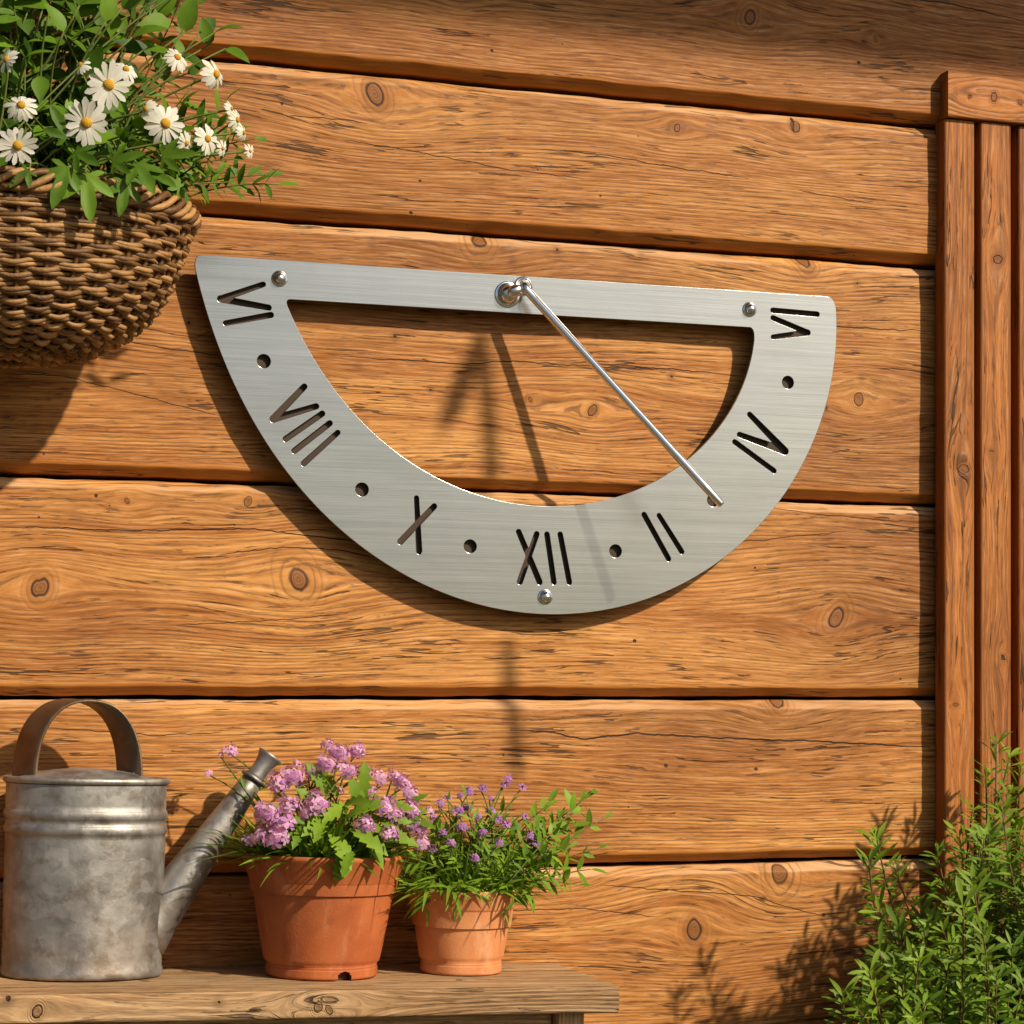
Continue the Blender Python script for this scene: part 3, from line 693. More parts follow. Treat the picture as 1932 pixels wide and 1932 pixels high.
# ------------------------------------------------------------------ watering can
cx = -.4885; cy = -.068
CANZ = bz(cx) + .0012; LEAN = math.atan(TILT)
can = tag(empty('watering_can', (cx, cy, CANZ)), 'old galvanized metal watering can with arched strap handle, standing on the left of the bench', 'watering can')
can.rotation_euler.y = LEAN
Rc = .0818; Ry = .060; H = .204
mb = MB()
prof = [(.001, .004), (.97, .004), (.985, .0), (1.0, .0), (1.008, .003), (1.008, .007), (.993, .010), (.992, .02)]
prof += [(.992 + .004 * i / 8, .02 + (H * .69 - .02) * i / 8) for i in range(1, 9)]
zb1 = H * .735; zb2 = H * .81
for zc in (zb1, zb2):
    for i in range(9):
        a = math.pi * i / 8; prof.append((.994 + .024 * math.sin(a) ** 1.3, zc - .0048 * math.cos(a)))
prof += [(.997, H * .86), (.997, H - .008)]
lathe(mb, [(r * Rc, z) for r, z in prof], 96, 1, Ry / Rc, wob=.004)
body = mb.build('body', GALV, can)
mb = MB()
tube(mb, [(Rc * 1.0 * math.cos(a), Ry * 1.0 * math.sin(a), H - .004) for a in np.linspace(0, 2 * math.pi, 97)], .0036, n=10, cap=False)
mb.build('rim', GALV, can)
mb = MB(); lathe(mb, [(Rc * .985, H - .005), (Rc * .93, H - .0035), (Rc * .6, H + .004), (Rc * .25, H + .0075), (.002, H + .008)], 72, 1, Ry / Rc, wob=.01)
mb.build('lid', GALV, can)
# strap handle: front edge is an arch, strap runs back and to the left
mb = MB(); half = .0535; hc = .021 - .003; zf = H - .010; ah = .087
WV = Vector((-.0200, .036, 0)); TH_ = .0022
vs = []; n = 40
for i in range(n + 1):
    a = math.pi * i / n
    c_, s_ = math.cos(a), math.sin(a)
    q = Vector((hc * 0 - .0005 + half * (abs(c_) ** .85) * (1 if c_ > 0 else -1), -.020, zf + ah * (s_ ** .8 if s_ > 0 else 0)))
    nn = Vector((c_ / half, 0, s_ / ah)).normalized()
    for k, (f_, o_) in enumerate(((0, 0), (.08, .0012), (.5, .0004), (.92, .0012), (1, 0))):
        vs.append(q + WV * f_ + nn * (TH_ / 2 + o_))
    for k, (f_, o_) in enumerate(((1, 0), (.5, 0), (0, 0))):
        vs.append(q + WV * f_ - nn * (TH_ / 2))
fs = [(i * 8 + j, i * 8 + (j + 1) % 8, (i + 1) * 8 + (j + 1) % 8, (i + 1) * 8 + j) for i in range(n) for j in range(8)] + [tuple(range(8))[::-1], tuple(range(n * 8, n * 8 + 8))]
mb.add(vs, fs)
handle = mb.build('handle', GALV_D, can)
for sx in (-1, 1):
    for f_ in (.3, .72):
        mb = MB(); c = Vector((sx * half, -.020, zf + .014)) + WV * f_
        lathe(mb, [(.0001, .0022), (.0018, .0018), (.0026, .0006), (.0027, -.0004)], 12)
        for i, v in enumerate(mb.v): mb.v[i] = tuple(c + Vector(((v[2] + .0012) * -1 * (sx if sx > 0 else -1) * (1 if sx > 0 else 1), v[0], v[1])))
        mb.build('rivet', GALV, handle)
# spout
def canp(px, py, d): return Matrix.Rotation(-LEAN, 4, 'Y') @ (P(px, py, d) - Vector((cx, cy, CANZ)))
s0 = canp(264, 1770, .068); s1 = canp(479, 1469, .066); s2 = canp(506, 1422, .066)
mb = MB(); ax = (s1 - s0).normalized()
tube(mb, [s0.lerp(s1, t_) for t_ in np.linspace(0, 1, 14)], 0, n=28, radii=[(52 - 32 * t_ ** .75) * .000567 for t_ in np.linspace(0, 1, 14)])
spout = mb.build('spout', GALV, can)
mb = MB(); tube(mb, [s1 - ax * .0025, s1 - ax * .002, s1 + ax * .0012, s1 + ax * .0018], 0, n=28, radii=[.011, .0148, .0148, .011]); mb.build('collar', GALV, spout)
mb = MB(); L = (s2 - s1).length
tube(mb, [s1 + ax * (L * t_) for t_ in (0, .15, .45, .65, .8, .92, 1.0, 1.0, .97)], 0, n=28, radii=[.0105, .0098, .0095, .0102, .0115, .0132, .0142, .0132, .006])
mb.build('spout_tip', GALV, spout)

# ------------------------------------------------------------------ flower pots
def pot(px_c, d_c, rtop, rbase, h, mat, label, notches, rimh):
    c = P(px_c, 1840, d_c); loc = (c.x, -d_c, bz(c.x) + .0010)
    root = tag(empty('flower_pot', loc), label, 'flower pot', 'terracotta pots on the bench')
    root.rotation_euler.y = LEAN
    mb = MB(); rr = lambda z: rbase + (rtop * .93 - rbase) * (z / h) ** .93
    zr = h - rimh
    prof = [(rbase * .5, .010), (rbase * .93, .010), (rbase * .95, .0), (rbase * 1.0, .0), (rbase * 1.02, .0015)] + [(rbase * 1.022, z) for z in (.003, .0042, .0054, .0064, .0073, .0080, .0087, .0094)] + [(rbase * 1.0, .0104), (rbase * 1.012, .0112), (rbase * 1.012, .0124), (rbase * .998, .0132), (rr(.016), .0165)]
    prof += [(rr(z), z) for z in np.linspace(.02, zr - .004, 10)]
    prof += [(rr(zr), zr - .001), (rr(zr) + .0022, zr + .0004), (rr(zr) + .0034, zr + .003)]
    prof += [(rtop * .985, h - .006), (rtop, h - .004), (rtop, h - .0015), (rtop * .985, h), (rtop * .955, h), (rtop * .94, h - .003), (rtop * .9, h - .03), (rtop * .88, h - .04)]
    n = 192; lathe(mb, prof, n, wob=.003)
    if notches:
        keep = []
        for f in mb.f:
            cxm = sum(mb.v[i][0] for i in f) / len(f); cym = sum(mb.v[i][1] for i in f) / len(f); czm = sum(mb.v[i][2] for i in f) / len(f)
            an = math.degrees(math.atan2(cym, cxm)) % 360
            keep.append(not (czm < .0094 and any(abs(an - q) < hw * math.sqrt(max(0, 1 - max(0, (czm - .003) / .0062) ** 2)) for q, hw in notches)))
        mb.f = [f for f, k in zip(mb.f, keep) if k]; mb.m = [0] * len(mb.f)
    mb.build('pot_body', mat, root)
    mb = MB(); lathe(mb, [(rtop * .905, h - .016), (rtop * .5, h - .010), (.001, h - .008)], 48, wob=.02); mb.build('soil', SOIL, root)
    if notches:
        mb = MB(); lathe(mb, [(rbase * .86, .0), (rbase * .86, .0102)], 48); mb.build('drain_recess', simple('dark_pot_underside', (.10, .03, .012), .9), root)
    return root, Vector(loc), h
k1 = .000572
pot1, c1, h1 = pot(606, .090, 152 * k1, 101 * k1, 224 * k1, TERRA1, 'larger orange terracotta pot with notched foot, next to the watering can spout', ((281, 7.5),), 52 * k1)
pot2, c2, h2 = pot(869, .080, 105 * .000578, 75 * .000578, 157 * .000578, TERRA2, 'smaller pale terracotta pot at the right end of the bench', None, 38 * .000578)

# ------------------------------------------------------------------ leaves and flowers
def leaf(mb, p, d, nrm, L, W_, prof, bend=.25, fold=.18, rows=6, tint=.5, mat=0, twist=0):
    d = d.normalized(); nrm = (nrm - d * nrm.dot(d))
    nrm = nrm.normalized() if nrm.length > 1e-5 else frame_of(d)[0]
    s = d.cross(nrm); vs = []
    for i in range(rows + 1):
        t = i / rows; w_ = prof(t) * W_ / 2
        c = p + d * (L * (t - .12 * bend * t * t)) - nrm * (bend * L * t * t)
        sd2 = s
        if twist: sd2 = (s * math.cos(twist * t) + nrm * math.sin(twist * t))
        vs += [c - sd2 * w_ + nrm * (fold * w_), c, c + sd2 * w_ + nrm * (fold * w_)]
    fs = []
    for i in range(rows):
        o = i * 3; fs += [(o, o + 1, o + 4, o + 3), (o + 1, o + 2, o + 5, o + 4)]
    mb.add(vs, fs, mat, tint)
ovate = lambda t: max(.03, math.sin(math.pi * min(1, t ** .72)) ** .8 if 0 < t < 1 else .03)
obov = lambda t: max(.05, math.sin(math.pi * t ** 1.7) ** .75 if 0 < t < 1 else .05)
lance = lambda t: max(.05, math.sin(math.pi * t ** .85) ** .9 if 0 < t < 1 else .05)
blade = lambda t: max(.04, (1 - t) ** .6)
toothed = lambda t: max(.05, (math.sin(math.pi * min(1, t ** 1.15)) ** .6) * (1 - .55 * ((t * 5 + .1) % 1.0)) if 0 < t < 1 else .05)

def lobed_leaf(mb, p, d, nrm, L, tint, lobes=5, bend=.2):
    """ivy-like leaf: pointed lobes round a palm, with curved blades"""
    d = d.normalized(); nrm = (nrm - d * nrm.dot(d)).normalized(); s = d.cross(nrm)
    spec = {5: ((0, 1), (48, .74), (-48, .74), (98, .42), (-98, .42)), 3: ((0, 1), (42, .7), (-42, .7))}[lobes]
    out = []
    for ang, ln in sorted(spec, key=lambda q: q[0]): out.append((math.radians(ang), ln * L))
    pts = []
    for i, (a, l) in enumerate(out):
        for da, f in ((-15, .66), (-6, .88), (0, 1.0), (6, .88), (15, .66)): pts.append((a + math.radians(da), l * f))
        if i < len(out) - 1: a2_ = out[i + 1][0]; pts.append(((a + a2_) / 2, min(l, out[i + 1][1]) * .50))
    c0 = p + d * L * .05
    vs = [c0]
    for a, l in pts:
        q = d * math.cos(a) * l + s * math.sin(a) * l
        vs.append(c0 + q - nrm * (bend * l * l / L) + nrm * (.10 * abs(math.sin(a * 3)) * l * .3))
    fs = [(0, i, i + 1) for i in range(1, len(vs) - 1)]
    mb.add(vs, fs, 0, tint)

def rv(r, s=1): return Vector((r.uniform(-s, s), r.uniform(-s, s), r.uniform(-s, s)))

def place_dir(o, loc, d, roll=0):
    """local +Z of a flower looks along d"""
    o.matrix_basis = Matrix.Translation(loc) @ d.normalized().to_track_quat('Z', 'Y').to_matrix().to_4x4() @ Matrix.Rotation(roll, 4, 'Z')

# ---- daisy heads: a few shapes, then copies
def daisy_mesh(seed, droop, R=.027, frac=1.0):
    r = random.Random(seed); mb = MB(); n = r.randint(14, 17)
    for i in range(int(n * frac)):
        a = 2 * math.pi * i / n + r.uniform(-.1, .1); d = Vector((math.cos(a), math.sin(a), .16 - droop + r.uniform(-.1, .1)))
        L = R * r.uniform(.84, 1.04) - .005
        leaf(mb, Vector((math.cos(a) * .004, math.sin(a) * .004, r.uniform(-.0006, .0006))), d, Vector((0, 0, 1)), L, R * r.uniform(.23, .31), lambda t: max(.16, (.55 + .5 * t) * (1 - max(0, t - .82) / .18 * .75)), bend=droop * .8 + r.uniform(-.08, .12), fold=r.uniform(-.1, .25), rows=5, tint=r.random(), twist=r.uniform(-.3, .3))
    return mb
def disc_mesh():
    mb = MB(); lathe(mb, [(.0001, .0042), (.0025, .0040), (.0048, .0026), (.0060, .0004), (.0052, -.002), (.001, -.0035)], 18, wob=.05); return mb

BC = Vector((P(12, 397, .148).x, -.148, P(12, 397, .148).z))      # rim-plane centre of the basket
daisy = tag(empty('daisy_plant', tuple(BC)), 'white daisies with leafy green shoots growing out of the wicker wall basket', 'plant')
r = random.Random(3)
stems = MB(); leaves = MB(); lob = MB()
TOC = (CAM - BC).normalized()
HEADS = [(205, 160, .27, 52, (.0, .1)), (163, 232, .295, 52, (.0, -.05)), (312, 233, .27, 48, (.25, .1)), (33, 275, .31, 44, (-.1, 0)), (40, 198, .29, 40, (-.1, .6)), (335, 108, .22, 34, (.5, .9)),
         (408, 140, .22, 40, (1.2, .2)), (392, 262, .25, 36, (.9, .35)), (448, 226, .22, 28, (1.7, .25)), (12, 112, .24, 32, (-.9, .7)), (152, 122, .2, 26, (-.7, .9)), (238, 130, .22, 32, (.3, 1.0)),
         (472, 285, .22, 18, (1.2, .3)), (275, 205, .24, 28, (-.9, .5)), (352, 270, .25, 26, (1.0, -.3)), (437, 205, .22, 20, (1.4, .6)), (460, 250, .22, 22, (1.6, .1)), (-40, 160, .24, 44, (0, .3)), (-70, 250, .27, 44, (-.3, .2)), (420, 280, .23, 20, (1.3, .0))]
protos = []
for i in range(4):
    fl = daisy_mesh(20 + i, (.05, .22, .38, .12)[i]).build('daisy_flower', PETAL_W, daisy)
    ce = disc_mesh().build('flower_centre', DISC, fl); protos.append((fl, ce))
for i, (px, py, d, rad, (tx, tz)) in enumerate(HEADS):
    loc = P(px, py, d); fl, ce = protos[(0, 0, 1, 0, 2, 2, 2, 1, 2, 1, 2, 2, 1, 2, 1, 2, 2, 0, 3, 1)[i]]
    if i in (0, 2, 4, 18): idx = {0: 0, 2: 1, 4: 2, 18: 3}[i]; f2, c2_ = protos[idx]
    else:
        f2 = fl.copy(); COL.objects.link(f2); c2_ = ce.copy(); COL.objects.link(c2_); c2_.parent = f2
    dr = (TOC + RT * tx + UP * tz * .8).normalized()
    place_dir(f2, loc - BC, dr, r.uniform(0, 6)); sc = rad * .87 * (4000 - d / S) / 4000 * S / .027
    f2.scale = (sc,) * 3
    f2.parent = daisy
    base = BC + Vector((r.uniform(-.08, .1), r.uniform(-.06, .06), -.01))
    mid = (base + loc) / 2 + Vector((0, 0, .02)) + rv(r, .015)
    mid.y = min(mid.y, -.03)
    tube(stems, [q - BC for q in bez(base, mid, loc - dr * .003, 8)], .0016, .0011, n=5, tint=r.random())
def shoot(base, tip, nleaf, lo, hi, lw, prof, mat_mb, r, tmin=.35, tip_up=0.04, droop=.3, sr=.0013, tint0=0., tint1=1., face=None, org=BC, stm=None):
    mid = (base + tip) / 2 + Vector((0, 0, tip_up)) + rv(r, .012)
    mid.y = min(mid.y, -.015)
    pts = bez(base, mid, tip, 10); tube(stm if stm else stems, [q - org for q in pts], sr, sr * .6, n=5, tint=r.random())
    for k in range(nleaf):
        t = tmin + (1 - tmin) * k / max(1, nleaf - 1); i = min(9, int(t * 10)); p = pts[i].lerp(pts[i + 1], t * 10 - i)
        ax = (pts[i + 1] - pts[i]).normalized()
        for side in ((-1, 1) if k < nleaf - 1 else (0,)):
            sd_ = ax.cross(TOC).normalized() * side + rv(r, .45)
            d = (ax * (.75 if side else 1.2) + sd_ + Vector((0, -.1, 0))).normalized()
            nr = (face or (TOC * .55 + Vector((.25, -.1, .75)))) + rv(r, .5)
            L = r.uniform(lo, hi)
            leaf(mat_mb, p - org, d, nr, L, L * r.uniform(*lw), prof, bend=r.uniform(.05, droop), fold=r.uniform(.05, .35), tint=r.uniform(tint0, tint1))
# upper leafy shoots
for i in range(78):
    an = r.uniform(0, 1)
    tx = r.gauss(110, 190); ty = r.uniform(-170, 250)
    if tx > 395 - max(0, ty - 60) * .15: tx = r.uniform(-120, 330)
    if tx < -260: continue
    tip = P(tx, ty, r.uniform(.05, .24))
    base = BC + Vector((r.uniform(-.12, .12), r.uniform(-.1, .07), -.01))
    shoot(base, tip, r.randint(3, 5), .022, .042, (.42, .62), ovate if r.random() < .6 else obov, leaves, r, tmin=.35)
# the few clear big leaves at the top
for (px, py, L, dx, dz, d) in ((405, 62, 58, .6, .2, .15), (425, 92, 52, .9, -.35, .16), (395, 85, 50, -.1, .5, .14), (350, 60, 70, .2, 1, .17), (250, 70, 66, .8, .3, .2), (270, 95, 60, 1, 0, .2), (150, 10, 70, .1, .9, .22), (95, 15, 70, -.9, .2, .22), (45, 110, 55, .9, .35, .24),
                              (120, 60, 55, -.3, .7, .24), (300, 30, 60, .5, .7, .16), (20, 60, 70, -.6, .6, .2), (200, 40, 60, .2, .8, .22), (230, 15, 64, .7, .5, .2)):
    p = P(px, py, d); dd = RT * dx + UP * dz - FW * .25
    leaf(leaves, p - BC, dd, TOC * .6 + UP * .6 + rv(r, .3), L * S * .94, L * S * .5, ovate, bend=.25, fold=.25, rows=8, tint=r.uniform(.45, 1))
    tube(stems, [q - BC for q in bez(BC + Vector((r.uniform(-.06, .08), 0, 0)), (BC + p) / 2 + Vector((.0, 0, .03)), p, 8)], .0015, .001, n=5, tint=.7)
# dense low filling and the leaves that hang over the rim
for i in range(330):
    px = r.uniform(-160, 345); py = r.uniform(240, 372) - max(0, (px - 150)) * .02
    d = r.uniform(.05, .245); p = P(px, py, d)
    dd = Vector((r.uniform(-1, 1), r.uniform(-.9, .2), r.uniform(-.5, .8)))
    L = r.uniform(.018, .036)
    if r.random() < .45: lobed_leaf(lob, p - BC, dd, TOC * .6 + UP * .7 + rv(r, .6), L, r.uniform(0, .8), r.choice((3, 5)))
    else: leaf(leaves, p - BC, dd, TOC * .5 + UP * .7 + rv(r, .6), L, L * r.uniform(.35, .55), ovate, bend=r.uniform(.1, .5), tint=r.uniform(0, .7))
for (px, py, L, dx, dz, t_) in ((130, 312, 84, -.25, -.75, .9), (168, 318, 90, .15, -.9, .95), (250, 312, 74, .3, -.4, .7), (205, 300, 66, .6, .2, .75), (240, 340, 66, -.1, -.8, .7), (305, 285, 66, .7, .1, .7), (125, 255, 66, -.2, .5, .6), (140, 285, 60, .4, -.2, .6), (60, 315, 50, -.3, -.3, .5), (285, 325, 60, .7, -.3, .6)):
    p = P(px + r.uniform(-8, 8), py + r.uniform(-6, 12), .288); dd = RT * dx + UP * dz - FW * .25
    lobed_leaf(lob, p - BC, dd, TOC + UP * .5 + rv(r, .2), L * S * .80, t_ * r.uniform(.5, 1), 5, bend=.3)
    tube(stems, [q - BC for q in bez(BC + Vector((r.uniform(-.05, .1), -.08, -.01)), p + Vector((0, .03, .03)), p, 6)], .0012, .0009, n=5, tint=.8)
# wispy shoots to the right
for (ex, ey, d, nl) in ((525, 348, .20, 7), (500, 330, .18, 6), (480, 262, .2, 5), (470, 318, .16, 6), (440, 300, .2, 6), (425, 190, .18, 6), (395, 215, .2, 6), (380, 310, .24, 6), (420, 345, .2, 6), (455, 245, .17, 6), (360, 165, .18, 6), (372, 10, .14, 5), (352, -20, .16, 6), (410, 240, .2, 6), (340, 200, .22, 6)):
    tip = P(ex, ey, d); base = BC + Vector((r.uniform(.06, .15), r.uniform(-.08, .05), .0))
    shoot(base, tip, nl, .013, .027, (.26, .42), lance, leaves, r, tmin=.4, tip_up=.015, sr=.0011, tint0=.35)
leaves.build('leaves', LEAF_D, daisy); lob.build('lobed_leaves', LEAF_D, daisy); stems.build('stems', STEM, daisy)

# ------------------------------------------------------------------ wicker basket
basket = tag(empty('wicker_basket', tuple(BC)), 'rounded brown wicker basket hung on the wall at upper left, overflowing with daisies', 'basket')
PR = [(0, 350), (40, 340), (75, 328), (145, 304), (195, 276), (245, 226), (278, 165), (296, 95), (303, 30)]
zz = [p[0] for p in PR]; rr_ = [p[1] for p in PR]; KB = S * .868
PR = [(a * .93, b) for a, b in PR]; zz = [p[0] for p in PR]
def Rb(z): return float(np.interp(z, zz, rr_)) * KB          # z in px below the rim
AX, AY = 1.0, .74
NST = 36
mb = MB(); rb = random.Random(4)
# arclength along the profile
zs_f = np.linspace(0, 303 * .93, 400); rs_f = np.array([Rb(z) for z in zs_f]); zl = zs_f * KB
sl = np.r_[0, np.cumsum(np.hypot(np.diff(rs_f), np.diff(zl)))]
def prof_at(s): return float(np.interp(s, sl, rs_f)), float(np.interp(s, sl, zl))
SLEN = sl[-1]; rows = 32
for k in range(rows):
    s_ = .012 + (SLEN - .02) * (k + .3) / rows
    for rod in range(2):
        sw = s_ + (rod - .5) * .0035
        if sw > SLEN - .004: continue
        R0, z0 = prof_at(sw); Rn, zn = prof_at(min(SLEN, sw + .004)); tn = Vector((Rn - R0, 0, -(zn - z0))); tn = tn.normalized() if tn.length > 1e-7 else Vector((0, 0, -1))
        nrm = Vector((-tn.z, 0, tn.x)); nrm = nrm if nrm.x > 0 or nrm.z < 0 else -nrm
        pts = []; rad = []; m = NST * 8; ph = math.pi * k + rb.uniform(-.15, .15); tb = rb.random()
        for j in range(m + 1):
            a = 2 * math.pi * j / m; off = .0036 * math.cos(NST / 2 * a + ph) + .0005 * mnoise.noise((j * .21, k * 3.7 + rod, 1))
            wz = .0012 * mnoise.noise((j * .16, k * 5.1, rod * 7)) + .0010 * math.sin(NST / 2 * a + ph + rod * 2)
            RR = R0 + nrm.x * off; ZZ = -z0 + nrm.z * off + wz
            pts.append((RR * AX * math.cos(a), RR * AY * math.sin(a), ZZ))
            rad.append((.00245) * (1 + .22 * mnoise.noise((j * .11, k * 2.2, rod))) * (1.0 + .12 * math.cos(NST / 2 * a + ph)))
        tube(mb, pts, 0, n=7, radii=rad, tint=tb, cap=False)
mb.build('woven_sides', WICKER, basket)
for i in range(NST):
    mb = MB(); a = 2 * math.pi * (i + .0) / NST
    tube(mb, [(prof_at(s_)[0] * AX * math.cos(a), prof_at(s_)[0] * AY * math.sin(a), -prof_at(s_)[1]) for s_ in np.linspace(0, SLEN, 22)], .0026, .0022, n=6, tint=rb.uniform(0, .25))
    if math.sin(a) < .35: mb.build('stake', WICKER, basket)
mb = MB()
for st in range(5):
    m = 420; pts = []
    for j in range(m + 1):
        a = 2 * math.pi * j / m; b = a * 13 + st * math.pi * .4
        R0 = (350 * KB) + .0056 * math.cos(b); pts.append((R0 * AX * math.cos(a), R0 * AY * math.sin(a), -.001 + .0085 * math.sin(b) + .0012 * mnoise.noise((j * .08, st * 3., 5))))
    tube(mb, pts, 0, n=7, radii=[.0033 * (1 + .2 * mnoise.noise((j * .1, st, 2))) for j in range(m + 1)], tint=rb.random(), cap=False)
mb.build('braided_rim', WICKER, basket)
mb = MB(); lathe(mb, [(prof_at(s_)[0] - .0065, -prof_at(s_)[1] + .001) for s_ in np.linspace(.002, SLEN, 30)] + [(.001, -prof_at(SLEN)[1] + .004)], 64, AX, AY)
mb.build('liner', LINER, basket)
mb = MB(); lathe(mb, [(prof_at(.02)[0] - .008, -.016), (.08, -.008), (.001, -.006)], 48, AX, AY, wob=.02); mb.build('soil', SOIL, basket)

# ------------------------------------------------------------------ pot plants
def floret(mb, c, d, R, r, mat_p=0, tint=.5):
    d = d.normalized(); x, y = frame_of(d); a0 = r.uniform(0, 6)
    for i in range(5):
        a = a0 + i * 2 * math.pi / 5; q = x * math.cos(a) + y * math.sin(a)
        leaf(mb, c + q * R * .12, q + d * r.uniform(-.05, .35), d, R, R * .68, lambda t: (.25, .75, 1.0, .75)[min(3, int(t * 3 + .01))], bend=.25, fold=.1, rows=3, tint=min(1, max(0, tint + r.uniform(-.35, .35))))
    mb.add([c + d * R * .22 + x * R * .14, c + d * R * .22 + y * R * .14, c + d * R * .22 - x * R * .14, c + d * R * .22 - y * R * .14], [(0, 1, 2, 3)], 1, .5)
EYE = simple('flower_eye', (.55, .40, .25), .8)
def cluster_mesh(seed, n, rad, R, flat=.5):
    r = random.Random(seed); mb = MB(); ga = 2.399
    for i in range(n):
        q = math.sqrt((i + .5) / n); a = i * ga + r.uniform(-.3, .3)
        d = Vector((q * math.cos(a), q * math.sin(a), flat + (1 - q) * .9))
        c = Vector((q * rad * math.cos(a), q * rad * math.sin(a), rad * flat * (1 - q * q) + r.uniform(-.001, .001)))
        floret(mb, c, d + rv(r, .3), R * r.uniform(.8, 1.15), r, tint=r.random())
        tube(mb, [Vector((0, 0, -rad * .7)), c * .6 + Vector((0, 0, -rad * .2)), c], .0005, n=4, mat=2, tint=.5, cap=False)
    return mb

def pot_plant(name, org, label, cat, heads, petal, seed, nblade, spread, hmax, blade_l, broad, headR, bl_w=.0042):
    r = random.Random(seed); root = tag(empty(name, tuple(org)), label, cat)
    st = MB(); lf = MB()
    protos = [cluster_mesh(seed * 10 + i, n_, rad_, R_, fl).build('flower_cluster', [petal, EYE, STEM], root) for i, (n_, rad_, R_, fl) in enumerate(headR)]
    used = set()
    for i, (px, py, d, kind, sc) in enumerate(heads):
        loc = P(px, py, max(.03, d - .03)); pr_ = protos[kind]
        o = pr_ if kind not in used else pr_.copy()
        if kind in used: COL.objects.link(o)
        used.add(kind); o.parent = root
        dr = (UP * .75 + TOC * .5 + RT * r.uniform(-.35, .35) + RT * ((px - P0x(org)) / 300) * .6).normalized()
        place_dir(o, loc - org, dr, r.uniform(0, 6)); o.scale = (sc,) * 3
        base = org + Vector((r.uniform(-spread, spread) * .7, r.uniform(-spread, spread) * .6, -.004))
        mid = base.lerp(loc, .55) + Vector((0, 0, .018)) + rv(r, .008)
        bp = bez(base, mid, loc - dr * .006 * sc, 8); tube(st, [q - org for q in bp], .00125, .0008, n=5, tint=r.random())
        for k in range(r.randint(2, 5)):
            t_ = r.uniform(.25, .85); i0 = int(t_ * 8); p = bp[i0]; ax = (bp[min(8, i0 + 1)] - p).normalized()
            leaf(lf, p - org, ax * .5 + rv(r, 1), UP + TOC * .5 + rv(r, .4), r.uniform(.010, .022), r.uniform(.0025, .0045), lance, bend=r.uniform(0, .4), tint=r.uniform(.2, 1))
    for i in range(nblade):
        a = r.uniform(0, 2 * math.pi); q = math.sqrt(r.random()); rad = spread * q
        base = org + Vector((rad * math.cos(a), rad * math.sin(a) * .85, -.004))
        out = Vector((math.cos(a), math.sin(a), 0)) * (q * r.uniform(.25, 1.0)); d = out + Vector((0, 0, r.uniform(.35, 1.5)))
        L = r.uniform(*blade_l)
        leaf(lf, base - org, d, -out + UP * .8 + rv(r, .3), L, bl_w * r.uniform(.7, 1.3), blade if r.random() < .5 else lance, bend=r.uniform(.1, .75) * (.4 + q), fold=.3, rows=7, tint=r.uniform(0, 1), twist=r.uniform(-.6, .6))
    for (px, py, d, L, W_, dx, dz, t_) in broad:
        p = P(px, py - 26, max(.03, d - .045)); dd = RT * dx + UP * (dz * .75 + .12) - FW * .35
        leaf(lf, p - org, dd, TOC * .7 + UP * .8 + rv(r, .25), L * k1 * .85, W_ * k1 * .8, toothed, bend=.35, fold=.3, rows=25, tint=t_)
        for q_ in range(2):
            leaf(lf, p - org + rv(r, .012), dd + rv(r, .5), TOC * .7 + UP * .8 + rv(r, .3), L * k1 * r.uniform(.6, .9), W_ * k1 * r.uniform(.6, .8), toothed, bend=.35, fold=.3, rows=25, tint=t_ * r.uniform(.6, 1))
    return root, st, lf, r
def P0x(org): return 966 + FPX * ((org - CAM).dot(RT)) / ((org - CAM).dot(FW))

o1 = c1 + Vector((0, 0, h1 - .008))
HD1 = [(432, 1415, .10, 1, .8), (415, 1425, .1, 2, .5), (393, 1458, .1, 2, .6), (525, 1475, .15, 0, 1.05), (552, 1460, .15, 0, 1.0), (585, 1452, .13, 1, .9), (640, 1418, .12, 0, 1.0), (672, 1415, .12, 0, .9), (618, 1440, .14, 0, .95), (655, 1450, .15, 0, .9), (690, 1455, .13, 1, .9),
       (505, 1530, .19, 0, 1.05), (530, 1555, .20, 0, 1.2), (520, 1580, .21, 0, 1.05), (545, 1520, .19, 0, 1.0), (493, 1575, .19, 1, .9), (470, 1582, .17, 1, .8), (598, 1512, .18, 0, 1.1), (580, 1530, .18, 1, .9), (725, 1520, .19, 0, 1.05), (745, 1535, .19, 1, .95), (690, 1555, .2, 0, .9), (735, 1570, .2, 0, .85),
       (765, 1480, .14, 0, .9), (780, 1500, .15, 1, .9), (775, 1525, .17, 0, .9), (790, 1560, .18, 0, .95), (800, 1590, .18, 1, .9), (720, 1465, .12, 1, .9), (745, 1462, .12, 0, .75), (560, 1440, .1, 2, .7), (605, 1475, .11, 1, .7), (700, 1490, .12, 1, .8), (640, 1490, .13, 2, .8), (675, 1500, .14, 2, .8), (570, 1480, .12, 1, .7), (760, 1555, .16, 1, .8), (470, 1480, .1, 2, .6), (620, 1405, .09, 1, .7), (810, 1530, .14, 2, .9)]
BR1 = [(600, 1590, .20, 85, 46, -.6, -.35, .85), (620, 1600, .21, 95, 48, .35, -.55, .95), (660, 1590, .21, 100, 44, .55, -.45, .9), (690, 1585, .2, 95, 40, .9, -.35, .8), (650, 1570, .19, 90, 40, .5, .3, .8), (700, 1560, .18, 95, 40, .8, .25, .75), (610, 1560, .18, 80, 40, -.3, .5, .7), (580, 1600, .2, 70, 34, -.5, -.1, .6), (720, 1590, .2, 70, 32, .7, -.5, .7), (560, 1570, .17, 80, 36, -.6, .4, .6), (650, 1610, .215, 80, 42, .1, -.9, .85), (680, 1540, .15, 90, 44, .2, .9, .6), (620, 1530, .15, 90, 44, -.3, .9, .55), (740, 1570, .17, 80, 34, .8, .3, .6)]
HR = [(10, .0128, .0062, .18), (7, .0105, .0058, .2), (4, .0062, .0046, .4)]
